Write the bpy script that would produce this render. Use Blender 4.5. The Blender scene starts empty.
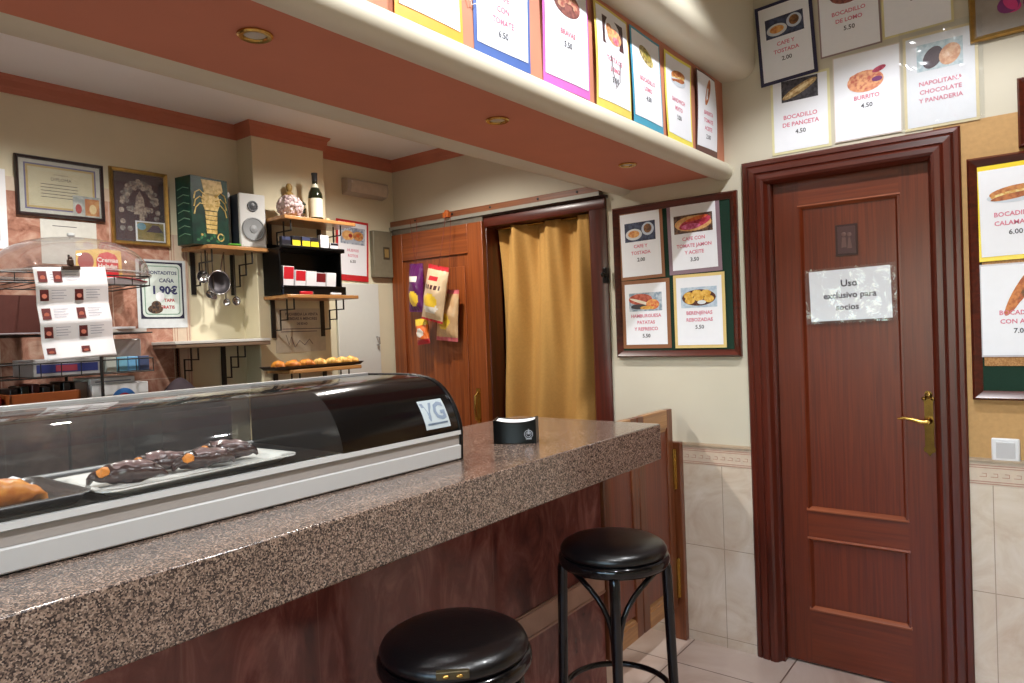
import bpy, bmesh, math, random
from mathutils import Vector, Matrix, Euler
random.seed(7)
PI = math.pi
SC = bpy.context.scene
COL = SC.collection
R = math.radians

# ------------------------------------------------------------------ materials
def s2l(c):
    return tuple((x/12.92 if x <= .04045 else ((x+.055)/1.055)**2.4) for x in c)
def rgb(r, g, b):
    return s2l((r/255, g/255, b/255)) + (1,)
MC = {}
def base_mat(name):
    m = bpy.data.materials.new(name); m.use_nodes = True
    nt = m.node_tree
    return m, nt, nt.nodes['Principled BSDF']
def plain(name, col, rough=.5, metal=0, coat=0, noise=.06, nscale=40, bump=0, trans=0, alpha=1, spec=.5, emis=0, sheen=0):
    """one colour broken up by a faint procedural noise"""
    key = (name, col, rough, metal)
    if key in MC: return MC[key]
    m, nt, b = base_mat(name)
    N, L = nt.nodes, nt.links
    b.inputs['Roughness'].default_value = rough
    b.inputs['Metallic'].default_value = metal
    b.inputs['Coat Weight'].default_value = coat
    b.inputs['Coat Roughness'].default_value = .06
    b.inputs['Specular IOR Level'].default_value = spec
    b.inputs['Transmission Weight'].default_value = trans
    b.inputs['Alpha'].default_value = alpha
    if noise > 0 or bump > 0:
        tc = N.new('ShaderNodeTexCoord'); nz = N.new('ShaderNodeTexNoise')
        nz.inputs['Scale'].default_value = nscale; nz.inputs['Detail'].default_value = 4
        L.new(tc.outputs['Object'], nz.inputs['Vector'])
        r = N.new('ShaderNodeValToRGB')
        c = rgb(*col)
        r.color_ramp.elements[0].position = .3; r.color_ramp.elements[1].position = .7
        r.color_ramp.elements[0].color = tuple(x*(1-noise) for x in c[:3])+(1,)
        r.color_ramp.elements[1].color = tuple(min(1, x*(1+noise)) for x in c[:3])+(1,)
        L.new(nz.outputs['Fac'], r.inputs['Fac']); L.new(r.outputs['Color'], b.inputs['Base Color'])
        if bump > 0:
            bp = N.new('ShaderNodeBump'); bp.inputs['Strength'].default_value = bump; bp.inputs['Distance'].default_value = .004
            L.new(nz.outputs['Fac'], bp.inputs['Height']); L.new(bp.outputs['Normal'], b.inputs['Normal'])
    else:
        b.inputs['Base Color'].default_value = rgb(*col)
    MC[key] = m
    return m
def wood(name, c1, c2, rough=.35, axis='Z', scale=1.0, coat=.25, ring=6):
    key = (name, axis)
    if key in MC: return MC[key]
    m, nt, b = base_mat(name)
    N, L = nt.nodes, nt.links
    tc = N.new('ShaderNodeTexCoord'); mp = N.new('ShaderNodeMapping')
    L.new(tc.outputs['Object'], mp.inputs['Vector'])
    s = {'X': (1.2, 40, 40), 'Y': (40, 1.2, 40), 'Z': (40, 40, 1.2)}[axis]
    mp.inputs['Scale'].default_value = tuple(x*scale for x in s)
    n1 = N.new('ShaderNodeTexNoise'); n1.inputs['Scale'].default_value = 1.6; n1.inputs['Detail'].default_value = 6
    n1.inputs['Distortion'].default_value = .6
    L.new(mp.outputs['Vector'], n1.inputs['Vector'])
    r = N.new('ShaderNodeValToRGB'); e = r.color_ramp.elements
    e[0].position = .32; e[0].color = rgb(*c1); e[1].position = .68; e[1].color = rgb(*c2)
    L.new(n1.outputs['Fac'], r.inputs['Fac']); L.new(r.outputs['Color'], b.inputs['Base Color'])
    b.inputs['Roughness'].default_value = rough
    b.inputs['Coat Weight'].default_value = coat; b.inputs['Coat Roughness'].default_value = .2
    bp = N.new('ShaderNodeBump'); bp.inputs['Strength'].default_value = .12; bp.inputs['Distance'].default_value = .002
    L.new(n1.outputs['Fac'], bp.inputs['Height']); L.new(bp.outputs['Normal'], b.inputs['Normal'])
    MC[key] = m
    return m
def tiles(name, cols, grout, tile, plane, offset=(0, 0), rough=.25, vein=3.0, gw=.0035, coat=.2, stretch=(1, 1, 1)):
    """veined marble tiles with thin grout lines on a regular grid; plane names the two world axes"""
    m, nt, b = base_mat(name)
    N, L = nt.nodes, nt.links
    tc = N.new('ShaderNodeTexCoord'); sep = N.new('ShaderNodeSeparateXYZ')
    L.new(tc.outputs['Object'], sep.inputs[0])
    masks = []
    for k, ax in enumerate(plane):
        a = N.new('ShaderNodeMath'); a.operation = 'SUBTRACT'; a.inputs[1].default_value = offset[k]
        L.new(sep.outputs[ax], a.inputs[0])
        w = N.new('ShaderNodeMath'); w.operation = 'PINGPONG'; w.inputs[1].default_value = tile[k]/2
        L.new(a.outputs[0], w.inputs[0])
        g = N.new('ShaderNodeMath'); g.operation = 'LESS_THAN'; g.inputs[1].default_value = gw/2
        L.new(w.outputs[0], g.inputs[0]); masks.append(g)
    mx = N.new('ShaderNodeMath'); mx.operation = 'MAXIMUM'
    L.new(masks[0].outputs[0], mx.inputs[0]); L.new(masks[1].outputs[0], mx.inputs[1])
    mp = N.new('ShaderNodeMapping'); mp.inputs['Scale'].default_value = stretch
    L.new(tc.outputs['Object'], mp.inputs['Vector'])
    n1 = N.new('ShaderNodeTexNoise'); n1.inputs['Scale'].default_value = vein; n1.inputs['Detail'].default_value = 8
    n1.inputs['Distortion'].default_value = 1.4; n1.inputs['Roughness'].default_value = .62
    L.new(mp.outputs['Vector'], n1.inputs['Vector'])
    r = N.new('ShaderNodeValToRGB'); e = r.color_ramp.elements
    e[0].position = .3; e[0].color = rgb(*cols[0]); e[1].position = .7; e[1].color = rgb(*cols[-1])
    for i, c in enumerate(cols[1:-1]):
        x = r.color_ramp.elements.new(.3+.4*(i+1)/(len(cols)-1)); x.color = rgb(*c)
    L.new(n1.outputs['Fac'], r.inputs['Fac'])
    mix = N.new('ShaderNodeMix'); mix.data_type = 'RGBA'
    L.new(mx.outputs[0], mix.inputs['Factor']); L.new(r.outputs['Color'], mix.inputs['A']); mix.inputs['B'].default_value = rgb(*grout)
    L.new(mix.outputs['Result'], b.inputs['Base Color'])
    b.inputs['Roughness'].default_value = rough; b.inputs['Coat Weight'].default_value = coat; b.inputs['Coat Roughness'].default_value = .15
    bp = N.new('ShaderNodeBump'); bp.inputs['Strength'].default_value = .3; bp.inputs['Distance'].default_value = .002; bp.invert = True
    L.new(mx.outputs[0], bp.inputs['Height']); L.new(bp.outputs['Normal'], b.inputs['Normal'])
    return m
def granite(name='speckled granite'):
    m, nt, b = base_mat(name)
    N, L = nt.nodes, nt.links
    tc = N.new('ShaderNodeTexCoord')
    v = N.new('ShaderNodeTexVoronoi'); v.inputs['Scale'].default_value = 380
    nz = N.new('ShaderNodeTexNoise'); nz.inputs['Scale'].default_value = 60; nz.inputs['Detail'].default_value = 3
    L.new(tc.outputs['Object'], v.inputs['Vector']); L.new(tc.outputs['Object'], nz.inputs['Vector'])
    sp = N.new('ShaderNodeSeparateColor'); L.new(v.outputs['Color'], sp.inputs[0])
    ad = N.new('ShaderNodeMath'); ad.operation = 'MULTIPLY_ADD'; ad.inputs[1].default_value = .75; 
    L.new(sp.outputs[0], ad.inputs[0])
    ml = N.new('ShaderNodeMath'); ml.operation = 'MULTIPLY'; ml.inputs[1].default_value = .25
    L.new(nz.outputs['Fac'], ml.inputs[0]); L.new(ml.outputs[0], ad.inputs[2])
    r = N.new('ShaderNodeValToRGB'); r.color_ramp.interpolation = 'CONSTANT'; e = r.color_ramp.elements
    cs = [(0, (50, 40, 38)), (.32, (84, 70, 62)), (.46, (122, 102, 90)), (.62, (154, 130, 114)), (.8, (178, 156, 140)), (.92, (198, 182, 168))]
    e[0].position = 0; e[0].color = rgb(*cs[0][1]); e[1].position = cs[1][0]; e[1].color = rgb(*cs[1][1])
    for p, c in cs[2:]:
        x = e.new(p); x.color = rgb(*c)
    L.new(ad.outputs[0], r.inputs['Fac']); L.new(r.outputs['Color'], b.inputs['Base Color'])
    b.inputs['Roughness'].default_value = .22; b.inputs['Coat Weight'].default_value = .5; b.inputs['Coat Roughness'].default_value = .12
    return m
def two_tone(name, c1, c2, scale=30, rough=.5, lo=.4, hi=.6, coat=0, bump=0):
    key = (name, c1, c2)
    if key in MC: return MC[key]
    m, nt, b = base_mat(name)
    N, L = nt.nodes, nt.links
    tc = N.new('ShaderNodeTexCoord'); nz = N.new('ShaderNodeTexNoise')
    nz.inputs['Scale'].default_value = scale; nz.inputs['Detail'].default_value = 4
    L.new(tc.outputs['Object'], nz.inputs['Vector'])
    r = N.new('ShaderNodeValToRGB'); e = r.color_ramp.elements
    e[0].position = lo; e[0].color = rgb(*c1); e[1].position = hi; e[1].color = rgb(*c2)
    L.new(nz.outputs['Fac'], r.inputs['Fac']); L.new(r.outputs['Color'], b.inputs['Base Color'])
    b.inputs['Roughness'].default_value = rough; b.inputs['Coat Weight'].default_value = coat
    if bump:
        bp = N.new('ShaderNodeBump'); bp.inputs['Strength'].default_value = bump; bp.inputs['Distance'].default_value = .004
        L.new(nz.outputs['Fac'], bp.inputs['Height']); L.new(bp.outputs['Normal'], b.inputs['Normal'])
    MC[key] = m
    return m
def clear(name, tint=(250, 251, 251), opacity=.12, rough=.04, bump=0, bscale=30, spec=.05):
    """thin clear plastic or glass sheet: see-through with a sharp sheen"""
    key = (name,)
    if key in MC: return MC[key]
    m, nt, b = base_mat(name)
    N, L = nt.nodes, nt.links
    out = N['Material Output']
    tr = N.new('ShaderNodeBsdfTransparent'); tr.inputs[0].default_value = rgb(*tint)
    gl = N.new('ShaderNodeBsdfGlossy'); gl.inputs['Roughness'].default_value = rough
    df = N.new('ShaderNodeBsdfDiffuse'); df.inputs['Color'].default_value = rgb(225, 225, 225)
    lw = N.new('ShaderNodeLayerWeight'); lw.inputs['Blend'].default_value = .5
    pw = N.new('ShaderNodeMath'); pw.operation = 'POWER'; pw.inputs[1].default_value = 4.0
    L.new(lw.outputs['Facing'], pw.inputs[0])
    fr = N.new('ShaderNodeMath'); fr.operation = 'MULTIPLY_ADD'; fr.inputs[1].default_value = .75; fr.inputs[2].default_value = spec
    L.new(pw.outputs[0], fr.inputs[0])
    m1 = N.new('ShaderNodeMixShader'); m2 = N.new('ShaderNodeMixShader')
    m1.inputs[0].default_value = opacity
    L.new(tr.outputs[0], m1.inputs[1]); L.new(df.outputs[0], m1.inputs[2])
    L.new(fr.outputs[0], m2.inputs[0]); L.new(m1.outputs[0], m2.inputs[1]); L.new(gl.outputs[0], m2.inputs[2])
    L.new(m2.outputs[0], out.inputs['Surface'])
    if bump:
        tc = N.new('ShaderNodeTexCoord'); nz = N.new('ShaderNodeTexNoise'); nz.inputs['Scale'].default_value = bscale
        nz.inputs['Distortion'].default_value = 1.5
        L.new(tc.outputs['Object'], nz.inputs['Vector'])
        bp = N.new('ShaderNodeBump'); bp.inputs['Strength'].default_value = bump; bp.inputs['Distance'].default_value = .01
        L.new(nz.outputs['Fac'], bp.inputs['Height']); L.new(bp.outputs['Normal'], gl.inputs['Normal'])
    MC[key] = m
    return m

WHITE = plain('white paper', (236, 238, 244), .6, noise=.01)
BLACKM = plain('black lacquer', (8, 7, 9), .12, noise=0)
BLACKP = plain('black plastic', (6, 6, 7), .32, noise=0, spec=.3)
BLACKW = plain('black iron wire', (24, 20, 19), .5, noise=.05)
LEATH = plain('black leather', (9, 7, 9), .3, coat=.1, noise=.1, nscale=160, bump=.12)
MAHO = wood('dark mahogany', (62, 20, 10), (90, 32, 17), coat=.15)
MAHX = wood('dark mahogany', (62, 20, 10), (92, 33, 17), axis='X', coat=.15)
SAP = wood('sapele veneer', (84, 30, 10), (106, 42, 17), scale=1.6, coat=.12)
SAPX = wood('sapele veneer', (90, 34, 11), (114, 47, 19), axis='X', coat=.12)
ORW = wood('orange mahogany', (112, 52, 22), (146, 76, 34))
ORX = wood('orange mahogany', (112, 52, 22), (146, 76, 34), axis='X')
PINE = wood('honey pine', (150, 100, 56), (184, 134, 80), axis='Y')
PINEZ = wood('honey pine', (120, 66, 30), (150, 88, 44), axis='Z')
BRASS = plain('polished brass', (196, 158, 84), .25, 1, noise=.05)
STEEL = plain('brushed steel', (190, 190, 192), .25, 1, noise=.03)
ALU = plain('white enamelled metal', (206, 205, 203), .35, noise=.01, coat=.2)
CORK = two_tone('cork board', (158, 112, 66), (186, 140, 90), 220, .9)
FELT = plain('dark green felt', (16, 48, 34), .95, noise=.15, nscale=300)
CERAM = plain('white porcelain', (232, 232, 226), .15, coat=.5, noise=0)
SPK = plain('silver plastic', (196, 196, 194), .35, noise=0, coat=.2)

# ------------------------------------------------------------------ mesh builder
class MB:
    def __init__(s): s.v = []; s.f = []; s.m = []
    def add(s, vs, fs, mi=0):
        o = len(s.v); s.v += [tuple(p) for p in vs]
        s.f += [tuple(i+o for i in f) for f in fs]; s.m += [mi]*len(fs)
        return s
    def box(s, x0, x1, y0, y1, z0, z1, mi=0):
        return s.add([(x, y, z) for z in (z0, z1) for y in (y0, y1) for x in (x0, x1)],
                     [(0, 2, 3, 1), (4, 5, 7, 6), (0, 1, 5, 4), (2, 6, 7, 3), (0, 4, 6, 2), (1, 3, 7, 5)], mi)
    def prism(s, poly, a0, a1, axis='Y', mi=0):
        """poly in the two other axes, extruded along axis"""
        def P(p, a):
            return {'X': (a, p[0], p[1]), 'Y': (p[0], a, p[1]), 'Z': (p[0], p[1], a)}[axis]
        n = len(poly)
        vs = [P(p, a0) for p in poly]+[P(p, a1) for p in poly]
        fs = [(i, (i+1) % n, n+(i+1) % n, n+i) for i in range(n)]
        return s.add(vs, fs+[tuple(range(n))[::-1], tuple(range(n, 2*n))], mi)
    def tube(s, pts, r, n=8, mi=0, closed=False, cap=True):
        pts = [Vector(p) for p in pts]; k = len(pts)
        rs = r if isinstance(r, (list, tuple)) else [r]*k
        vs = []; up = None
        for i, p in enumerate(pts):
            if closed: d = pts[(i+1) % k]-pts[i-1]
            else: d = pts[min(i+1, k-1)]-pts[max(i-1, 0)]
            d.normalize()
            if up is None:
                up = Vector((0, 0, 1)) if abs(d.z) < .9 else Vector((1, 0, 0))
            a = d.cross(up)
            if a.length < 1e-4: a = d.orthogonal()
            a.normalize(); b = a.cross(d); b.normalize(); up = b
            for j in range(n):
                t = 2*PI*j/n
                vs.append(p+(a*math.cos(t)+b*math.sin(t))*rs[i])
        fs = []
        for i in range(k if closed else k-1):
            i2 = (i+1) % k
            for j in range(n):
                fs.append((i*n+j, i*n+(j+1) % n, i2*n+(j+1) % n, i2*n+j))
        if cap and not closed:
            fs += [tuple(range(n))[::-1], tuple(range((k-1)*n, k*n))]
        return s.add(vs, fs, mi)
    def lathe(s, prof, c=(0, 0, 0), n=32, axis='Z', mi=0, cap=True):
        vs = []
        for (r, h) in prof:
            for j in range(n):
                t = 2*PI*j/n; a, b = r*math.cos(t), r*math.sin(t)
                q = {'Z': (a, b, h), 'Y': (a, h, b), 'X': (h, a, b)}[axis]
                vs.append((c[0]+q[0], c[1]+q[1], c[2]+q[2]))
        k = len(prof)
        fs = [(i*n+j, i*n+(j+1) % n, (i+1)*n+(j+1) % n, (i+1)*n+j) for i in range(k-1) for j in range(n)]
        if cap:
            fs += [tuple(range(n))[::-1], tuple(range((k-1)*n, k*n))]
        return s.add(vs, fs, mi)
    def ell(s, c, r, n=16, k=9, mi=0, rot=None):
        vs = []; M = Euler(rot).to_matrix() if rot else None
        for i in range(k+1):
            ph = PI*i/k
            for j in range(n):
                t = 2*PI*j/n
                p = Vector((r[0]*math.sin(ph)*math.cos(t), r[1]*math.sin(ph)*math.sin(t), r[2]*math.cos(ph)))
                if M: p = M @ p
                vs.append(p+Vector(c))
        fs = [(i*n+j, (i+1)*n+j, (i+1)*n+(j+1) % n, i*n+(j+1) % n) for i in range(k) for j in range(n)]
        return s.add(vs, fs, mi)
    def flatell(s, cx, cz, rx, rz, y, n=20, mi=0, fn=None, ang=0):
        vs = [];
        for j in range(n):
            t = 2*PI*j/n; a, b = rx*math.cos(t), rz*math.sin(t)
            vs.append((cx+a*math.cos(ang)-b*math.sin(ang), y, cz+a*math.sin(ang)+b*math.cos(ang)))
        return s.add(vs, [tuple(range(n))], mi)
    def grid(s, fn, nu, nv, mi=0, mfn=None):
        vs = [fn(i/nu, j/nv) for j in range(nv+1) for i in range(nu+1)]
        for j in range(nv):
            for i in range(nu):
                pass
        fs = [(j*(nu+1)+i, j*(nu+1)+i+1, (j+1)*(nu+1)+i+1, (j+1)*(nu+1)+i) for j in range(nv) for i in range(nu)]
        o = len(s.v); s.v += [tuple(p) for p in vs]; s.f += [tuple(i+o for i in f) for f in fs]
        s.m += [(mfn((i+.5)/nu, (j+.5)/nv) if mfn else mi) for j in range(nv) for i in range(nu)]
        return s
    def text(s, txt, size, cx, cz, y, mi=0, ang=0, bold=0):
        vs, fs = text_mesh(txt, size, bold)
        ca, sa = math.cos(ang), math.sin(ang)
        return s.add([(cx+x*ca-z*sa, y, cz+x*sa+z*ca) for x, z in vs], fs, mi)
TXT = {}
def text_mesh(txt, size, bold=0):
    key = (txt, size, bold)
    if key in TXT: return TXT[key]
    c = bpy.data.curves.new('t', 'FONT'); c.body = txt; c.size = size; c.align_x = 'CENTER'; c.align_y = 'CENTER'
    c.resolution_u = 2; c.offset = bold
    o = bpy.data.objects.new('t', c); COL.objects.link(o)
    dg = bpy.context.evaluated_depsgraph_get(); dg.update()
    me = o.evaluated_get(dg).to_mesh()
    vs = [(v.co.x, v.co.y) for v in me.vertices]; fs = [tuple(p.vertices) for p in me.polygons]
    o.evaluated_get(dg).to_mesh_clear()
    bpy.data.objects.remove(o); bpy.data.curves.remove(c)
    TXT[key] = (vs, fs)
    return TXT[key]

def build(name, mb, mats, parent=None, world=False, bevel=0, smooth=True, angle=38, solid=0, fix=True):
    me = bpy.data.meshes.new(name)
    vs = mb.v
    if world and parent is not None:
        root = parent
        while root.parent is not None: root = root.parent
        lx, ly, lz = root.location
        vs = [(x-lx, y-ly, z-lz) for x, y, z in vs]
    me.from_pydata(vs, [], mb.f)
    mats = mats if isinstance(mats, (list, tuple)) else [mats]
    for m in mats: me.materials.append(m)
    for p, i in zip(me.polygons, mb.m): p.material_index = i
    if fix:
        bm = bmesh.new(); bm.from_mesh(me)
        bmesh.ops.recalc_face_normals(bm, faces=bm.faces)
        bm.to_mesh(me); bm.free()
    if smooth:
        me.polygons.foreach_set('use_smooth', [True]*len(me.polygons))
        me.set_sharp_from_angle(angle=R(angle))
    me.update()
    o = bpy.data.objects.new(name, me); COL.objects.link(o)
    if parent is not None: o.parent = parent
    if solid:
        md = o.modifiers.new('thick', 'SOLIDIFY'); md.thickness = solid; md.offset = 0
    if bevel:
        md = o.modifiers.new('soft', 'BEVEL'); md.width = bevel; md.segments = 2; md.limit_method = 'ANGLE'; md.angle_limit = R(40)
    return o
def tag(o, label, cat, group=None):
    o['label'] = label; o['category'] = cat
    if group: o['group'] = group
    return o
def thing(name, label, cat, loc=(0, 0, 0), rz=0, group=None, tilt=0):
    o = bpy.data.objects.new(name, None); COL.objects.link(o)
    o.empty_display_size = .05; o.location = loc; o.rotation_euler = (0, tilt, rz)
    return tag(o, label, cat, group)
def struct(name, mb, mats, **k):
    o = build(name, mb, mats, **k); o['kind'] = 'structure'; return o
def copy_thing(root, loc, label, group=None, rz=None, tilt=None):
    r = root.copy(); COL.objects.link(r); r.location = loc
    e = list(root.rotation_euler)
    if rz is not None: e[2] = rz
    if tilt is not None: e[1] = tilt
    r.rotation_euler = e
    r['label'] = label
    if group: r['group'] = group
    for ch in list(root.children):
        c = ch.copy(); COL.objects.link(c); c.parent = r
        for g in ch.children:
            d = g.copy(); COL.objects.link(d); d.parent = c
    return r
FX = PI/2     # things built facing -Y, turned to face +X

# ------------------------------------------------------------------ the room
YW = 3.034; XB = -3.22; ZC = 2.53; YS = -2.6; XR = 2.3; ZR = 3.35
CREAM = plain('cream wall paint', (203, 196, 177), .75, noise=.035, nscale=3)
CREAMW = plain('ivory gloss paint', (214, 207, 186), .55, noise=.03, nscale=4)
KITCHEN = plain('yellowish cream tile', (222, 214, 186), .5, noise=.035, nscale=5)
CEILW = plain('white ceiling paint', (234, 236, 238), .85, noise=.02, nscale=3)
TERRA = plain('terracotta paint', (200, 124, 98), .75, noise=.04, nscale=5)
CORN = plain('terracotta cornice paint', (186, 114, 90), .6, noise=.06, nscale=9)
TAN = plain('tan wall covering', (190, 150, 98), .8, noise=.07, nscale=60)
TERF = plain('salmon paint on the beam side', (196, 128, 100), .7, noise=.05, nscale=6)

floor_m = tiles('floor tile', [(176, 150, 136), (196, 176, 164), (206, 190, 180)], (110, 88, 76), (.44, .44), 'XY', (-.89, 2.78), rough=.3, vein=2.2, gw=.006)
struct('floor', MB().box(XB-.1, XR+.1, YS-.1, YW+1.0, -.1, 0), floor_m, smooth=False)
# wall at the far end, with its two door openings
w = MB()
def wy(x0, x1, z0, z1, mi=0): w.box(x0, x1, YW, YW+.12, z0, z1, mi)
wy(XB-.1, -2.53, 0, ZR); wy(-2.53, -1.80, 2.055, ZR); wy(-1.80, -.94, .9, ZR); wy(-.94, -.33, 2.07, ZR)
wy(-.33, XR, 2.15, ZR); wy(-.33, XR, .92, 2.15, 1)
wy(-1.80, -.94, 0, .9); wy(-.33, XR, 0, .92)
struct('wall_far', w, [CREAM, TAN], smooth=False)
dado = tiles('cream marble wall tile', [(198, 176, 154), (212, 197, 178), (224, 212, 198)], (166, 148, 130), (.25, .40), 'XZ', (-1.175, .443), vein=5, gw=.003)
for k, (x0, x1, zt) in enumerate([(-1.72, -1.03, .90), (-.245, XR, .92)]):
    n = 'trim_%d' % (k+1)
    t = struct(n, MB().box(x0, x1, YW-.008, YW, 0, zt-.085), dado, smooth=False)
    lm = MB().box(x0, x1, YW-.009, YW, zt-.085, zt)
    struct('border_strip', lm, plain('pale pink border tile', (206, 188, 168), .4), parent=t, smooth=False)
    g = MB()
    for z in (zt-.082, zt-.074, zt-.016, zt-.024): g.box(x0, x1, YW-.0098, YW-.008, z, z+.0025)
    x = x0+.03
    while x < min(x1, .3):       # small key pattern between the lines
        g.box(x, x+.022, YW-.0096, YW-.008, zt-.056, zt-.054); g.box(x+.02, x+.022, YW-.0096, YW-.008, zt-.056, zt-.042)
        g.box(x+.008, x+.022, YW-.0096, YW-.008, zt-.044, zt-.042)
        x += .034
    struct('border_pattern', g, plain('brick pink glaze', (176, 128, 112), .4), parent=t, smooth=False)
    struct('top_bead', MB().prism([(YW, zt+.012), (YW-.014, zt+.008), (YW-.016, zt), (YW, zt)], x0, x1, 'X'),
           plain('stone bead', (160, 140, 116), .5), parent=t)
# back wall behind the bar
struct('wall_left', MB().box(XB-.1, XB, YS, YW, 0, ZC+.2), [KITCHEN], smooth=False)
pink = tiles('pink marble tile', [(128, 84, 70), (178, 130, 112), (206, 174, 156)], (206, 184, 170), (.42, .44), 'YZ', (.52, .86), vein=11, gw=.003)
p = struct('trim_3', MB().box(XB, XB+.008, YS, 1.615, .6, 2.08), pink, smooth=False)
struct('border_strip', MB().box(XB, XB+.009, 1.615, 1.70, .6, 1.96).box(XB, XB+.009, YS, 1.615, 2.08, 2.135), plain('pale pink border tile', (206, 188, 168), .4), parent=p, smooth=False)
g = MB()
for y in (1.622, 1.634, 1.68, 1.692): g.box(XB+.008, XB+.0098, y, y+.0025, .6, 1.96)
struct('border_pattern', g, plain('brick pink glaze', (176, 128, 112), .4), parent=p, smooth=False)
# structural pillar on that wall
struct('pillar', MB().box(XB-.02, -3.09, 1.985, 2.415, 0, ZC), plain('cream pillar paint', (218, 208, 178), .6, noise=.03, nscale=4), bevel=.004)
# far side wall, wall behind the camera (with a window added for fill daylight) and floor-to-ceiling shell
struct('wall_right', MB().box(XR, XR+.1, YS, YW+.1, 0, ZR), CREAM, smooth=False)
b = MB().box(XB-.1, -1.6, YS-.12, YS, 0, ZR).box(1.6, XR+.1, YS-.12, YS, 0, ZR).box(-1.6, 1.6, YS-.12, YS, 0, .9).box(-1.6, 1.6, YS-.12, YS, 2.3, ZR)
struct('wall_behind', b, CREAM, smooth=False)
wf = MB()
for x in (-1.6, -.03, 1.54): wf.box(x, x+.06, YS-.08, YS-.03, .9, 2.3)
for z in (.9, 2.24): wf.box(-1.6, 1.6, YS-.08, YS-.03, z, z+.06)
win = struct('fill_window_1', wf, MAHX, bevel=.003)
struct('pane', MB().box(-1.58, 1.58, YS-.058, YS-.052, .93, 2.27), clear('window glass', opacity=.02), parent=win, smooth=False)
# ceilings
struct('ceiling', MB().box(-1.0, XR, YS, YW, ZR, ZR+.1).box(XB, -1.3, YS, YW, ZC, ZC+.1, 1), [CREAMW, CEILW], smooth=False)
# the lowered beam over the bar, its mouldings and the bulging cove above the menu strip
bm_ = struct('beam', MB().prism([(-1.585, 2.105), (-1.17, 2.105), (-1.17, 2.15), (-1.12, 2.15), (-1.12, 2.51), (-1.585, 2.60)], YS, YW, 'Y'), TERRA, smooth=False)
arc = [(-1.178, 2.106), (-1.168, 2.092), (-1.148, 2.082), (-1.122, 2.078), (-1.10, 2.083), (-1.086, 2.097), (-1.081, 2.115), (-1.086, 2.133), (-1.098, 2.146), (-1.121, 2.158)]
struct('front_moulding', MB().prism(arc, YS, YW, 'Y'), CREAMW, parent=bm_)
arc2 = [(-1.578, 2.106), (-1.592, 2.094), (-1.612, 2.086), (-1.634, 2.086), (-1.655, 2.096), (-1.664, 2.112), (-1.66, 2.13), (-1.64, 2.145), (-1.585, 2.155)]
struct('rear_moulding', MB().prism(arc2, YS, YW, 'Y'), CREAM, parent=bm_)
struct('menu_strip', MB().box(-1.1205, -1.1185, YS, YW-.001, 2.15, 2.505), TERF, parent=bm_, smooth=False)
cv = [(-1.585, 2.60), (-1.13, 2.503)]
for k in range(0, 13):
    t = -PI/2+PI/2*k/12
    cv.append((-1.034+.062*math.cos(t), 2.559+.062*math.sin(t)))
cv += [(-.972, 2.75), (-.972, ZR), (-1.3, ZR), (-1.585, ZR)]
struct('cove', MB().prism(cv, YS, YW, 'Y'), CREAMW, angle=60)
# terracotta cornice round the bar ceiling
def cornice(pts):
    """moulded strip following a plan polyline; offset to the right of travel"""
    prof = [(0, -.068), (.006, -.068), (.009, -.05), (.014, -.044), (.017, -.02), (.026, -.012), (.03, 0), (0, 0)]
    m = MB(); n = len(prof); vs = []
    for i, (px, py) in enumerate(pts):
        d0 = Vector((px-pts[i-1][0], py-pts[i-1][1])).normalized() if i else None
        d1 = Vector((pts[i+1][0]-px, pts[i+1][1]-py)).normalized() if i < len(pts)-1 else None
        n0 = Vector((d0.y, -d0.x)) if d0 else None; n1 = Vector((d1.y, -d1.x)) if d1 else None
        if n0 is None: nn = n1
        elif n1 is None: nn = n0
        else: nn = (n0+n1)/(1+n0.dot(n1))
        for (o, z) in prof: vs.append((px+nn.x*o, py+nn.y*o, ZC+z))
    fs = [(i*n+j, i*n+(j+1) % n, (i+1)*n+(j+1) % n, (i+1)*n+j) for i in range(len(pts)-1) for j in range(n)]
    return m.add(vs, fs)
struct('cornice', cornice([(XB, YS), (XB, 1.985), (-3.09, 1.985), (-3.09, 2.415), (XB, 2.415), (XB, YW), (-1.60, YW)]), CORN, angle=25)

# ------------------------------------------------------------------ recessed spotlights in the beam
def spot(loc, label):
    t = thing('recessed_spotlight', label, 'ceiling spotlight', loc, group=None)
    build('trim_ring', MB().lathe([(.023, -.001), (.025, -.005), (.033, -.006), (.037, -.003), (.037, .0), (.023, .0)], n=32, cap=False), BRASS, t)
    build('lamp', MB().lathe([(.0, -.002), (.010, -.0025), (.017, -.0018), (.023, -.0005)], n=24, cap=False), plain('frosted lamp glass', (190, 184, 176), .3, noise=0), t)
    return t
s0 = spot((-1.32, .868, 2.104), 'unlit brass-ringed spotlight in the beam above the glass display case')
copy_thing(s0, (-1.33, 1.70, 2.104), 'unlit brass-ringed spotlight in the middle of the beam underside')
copy_thing(s0, (-1.33, 2.535, 2.104), 'unlit brass-ringed spotlight in the beam nearest the curtain doorway')

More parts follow.
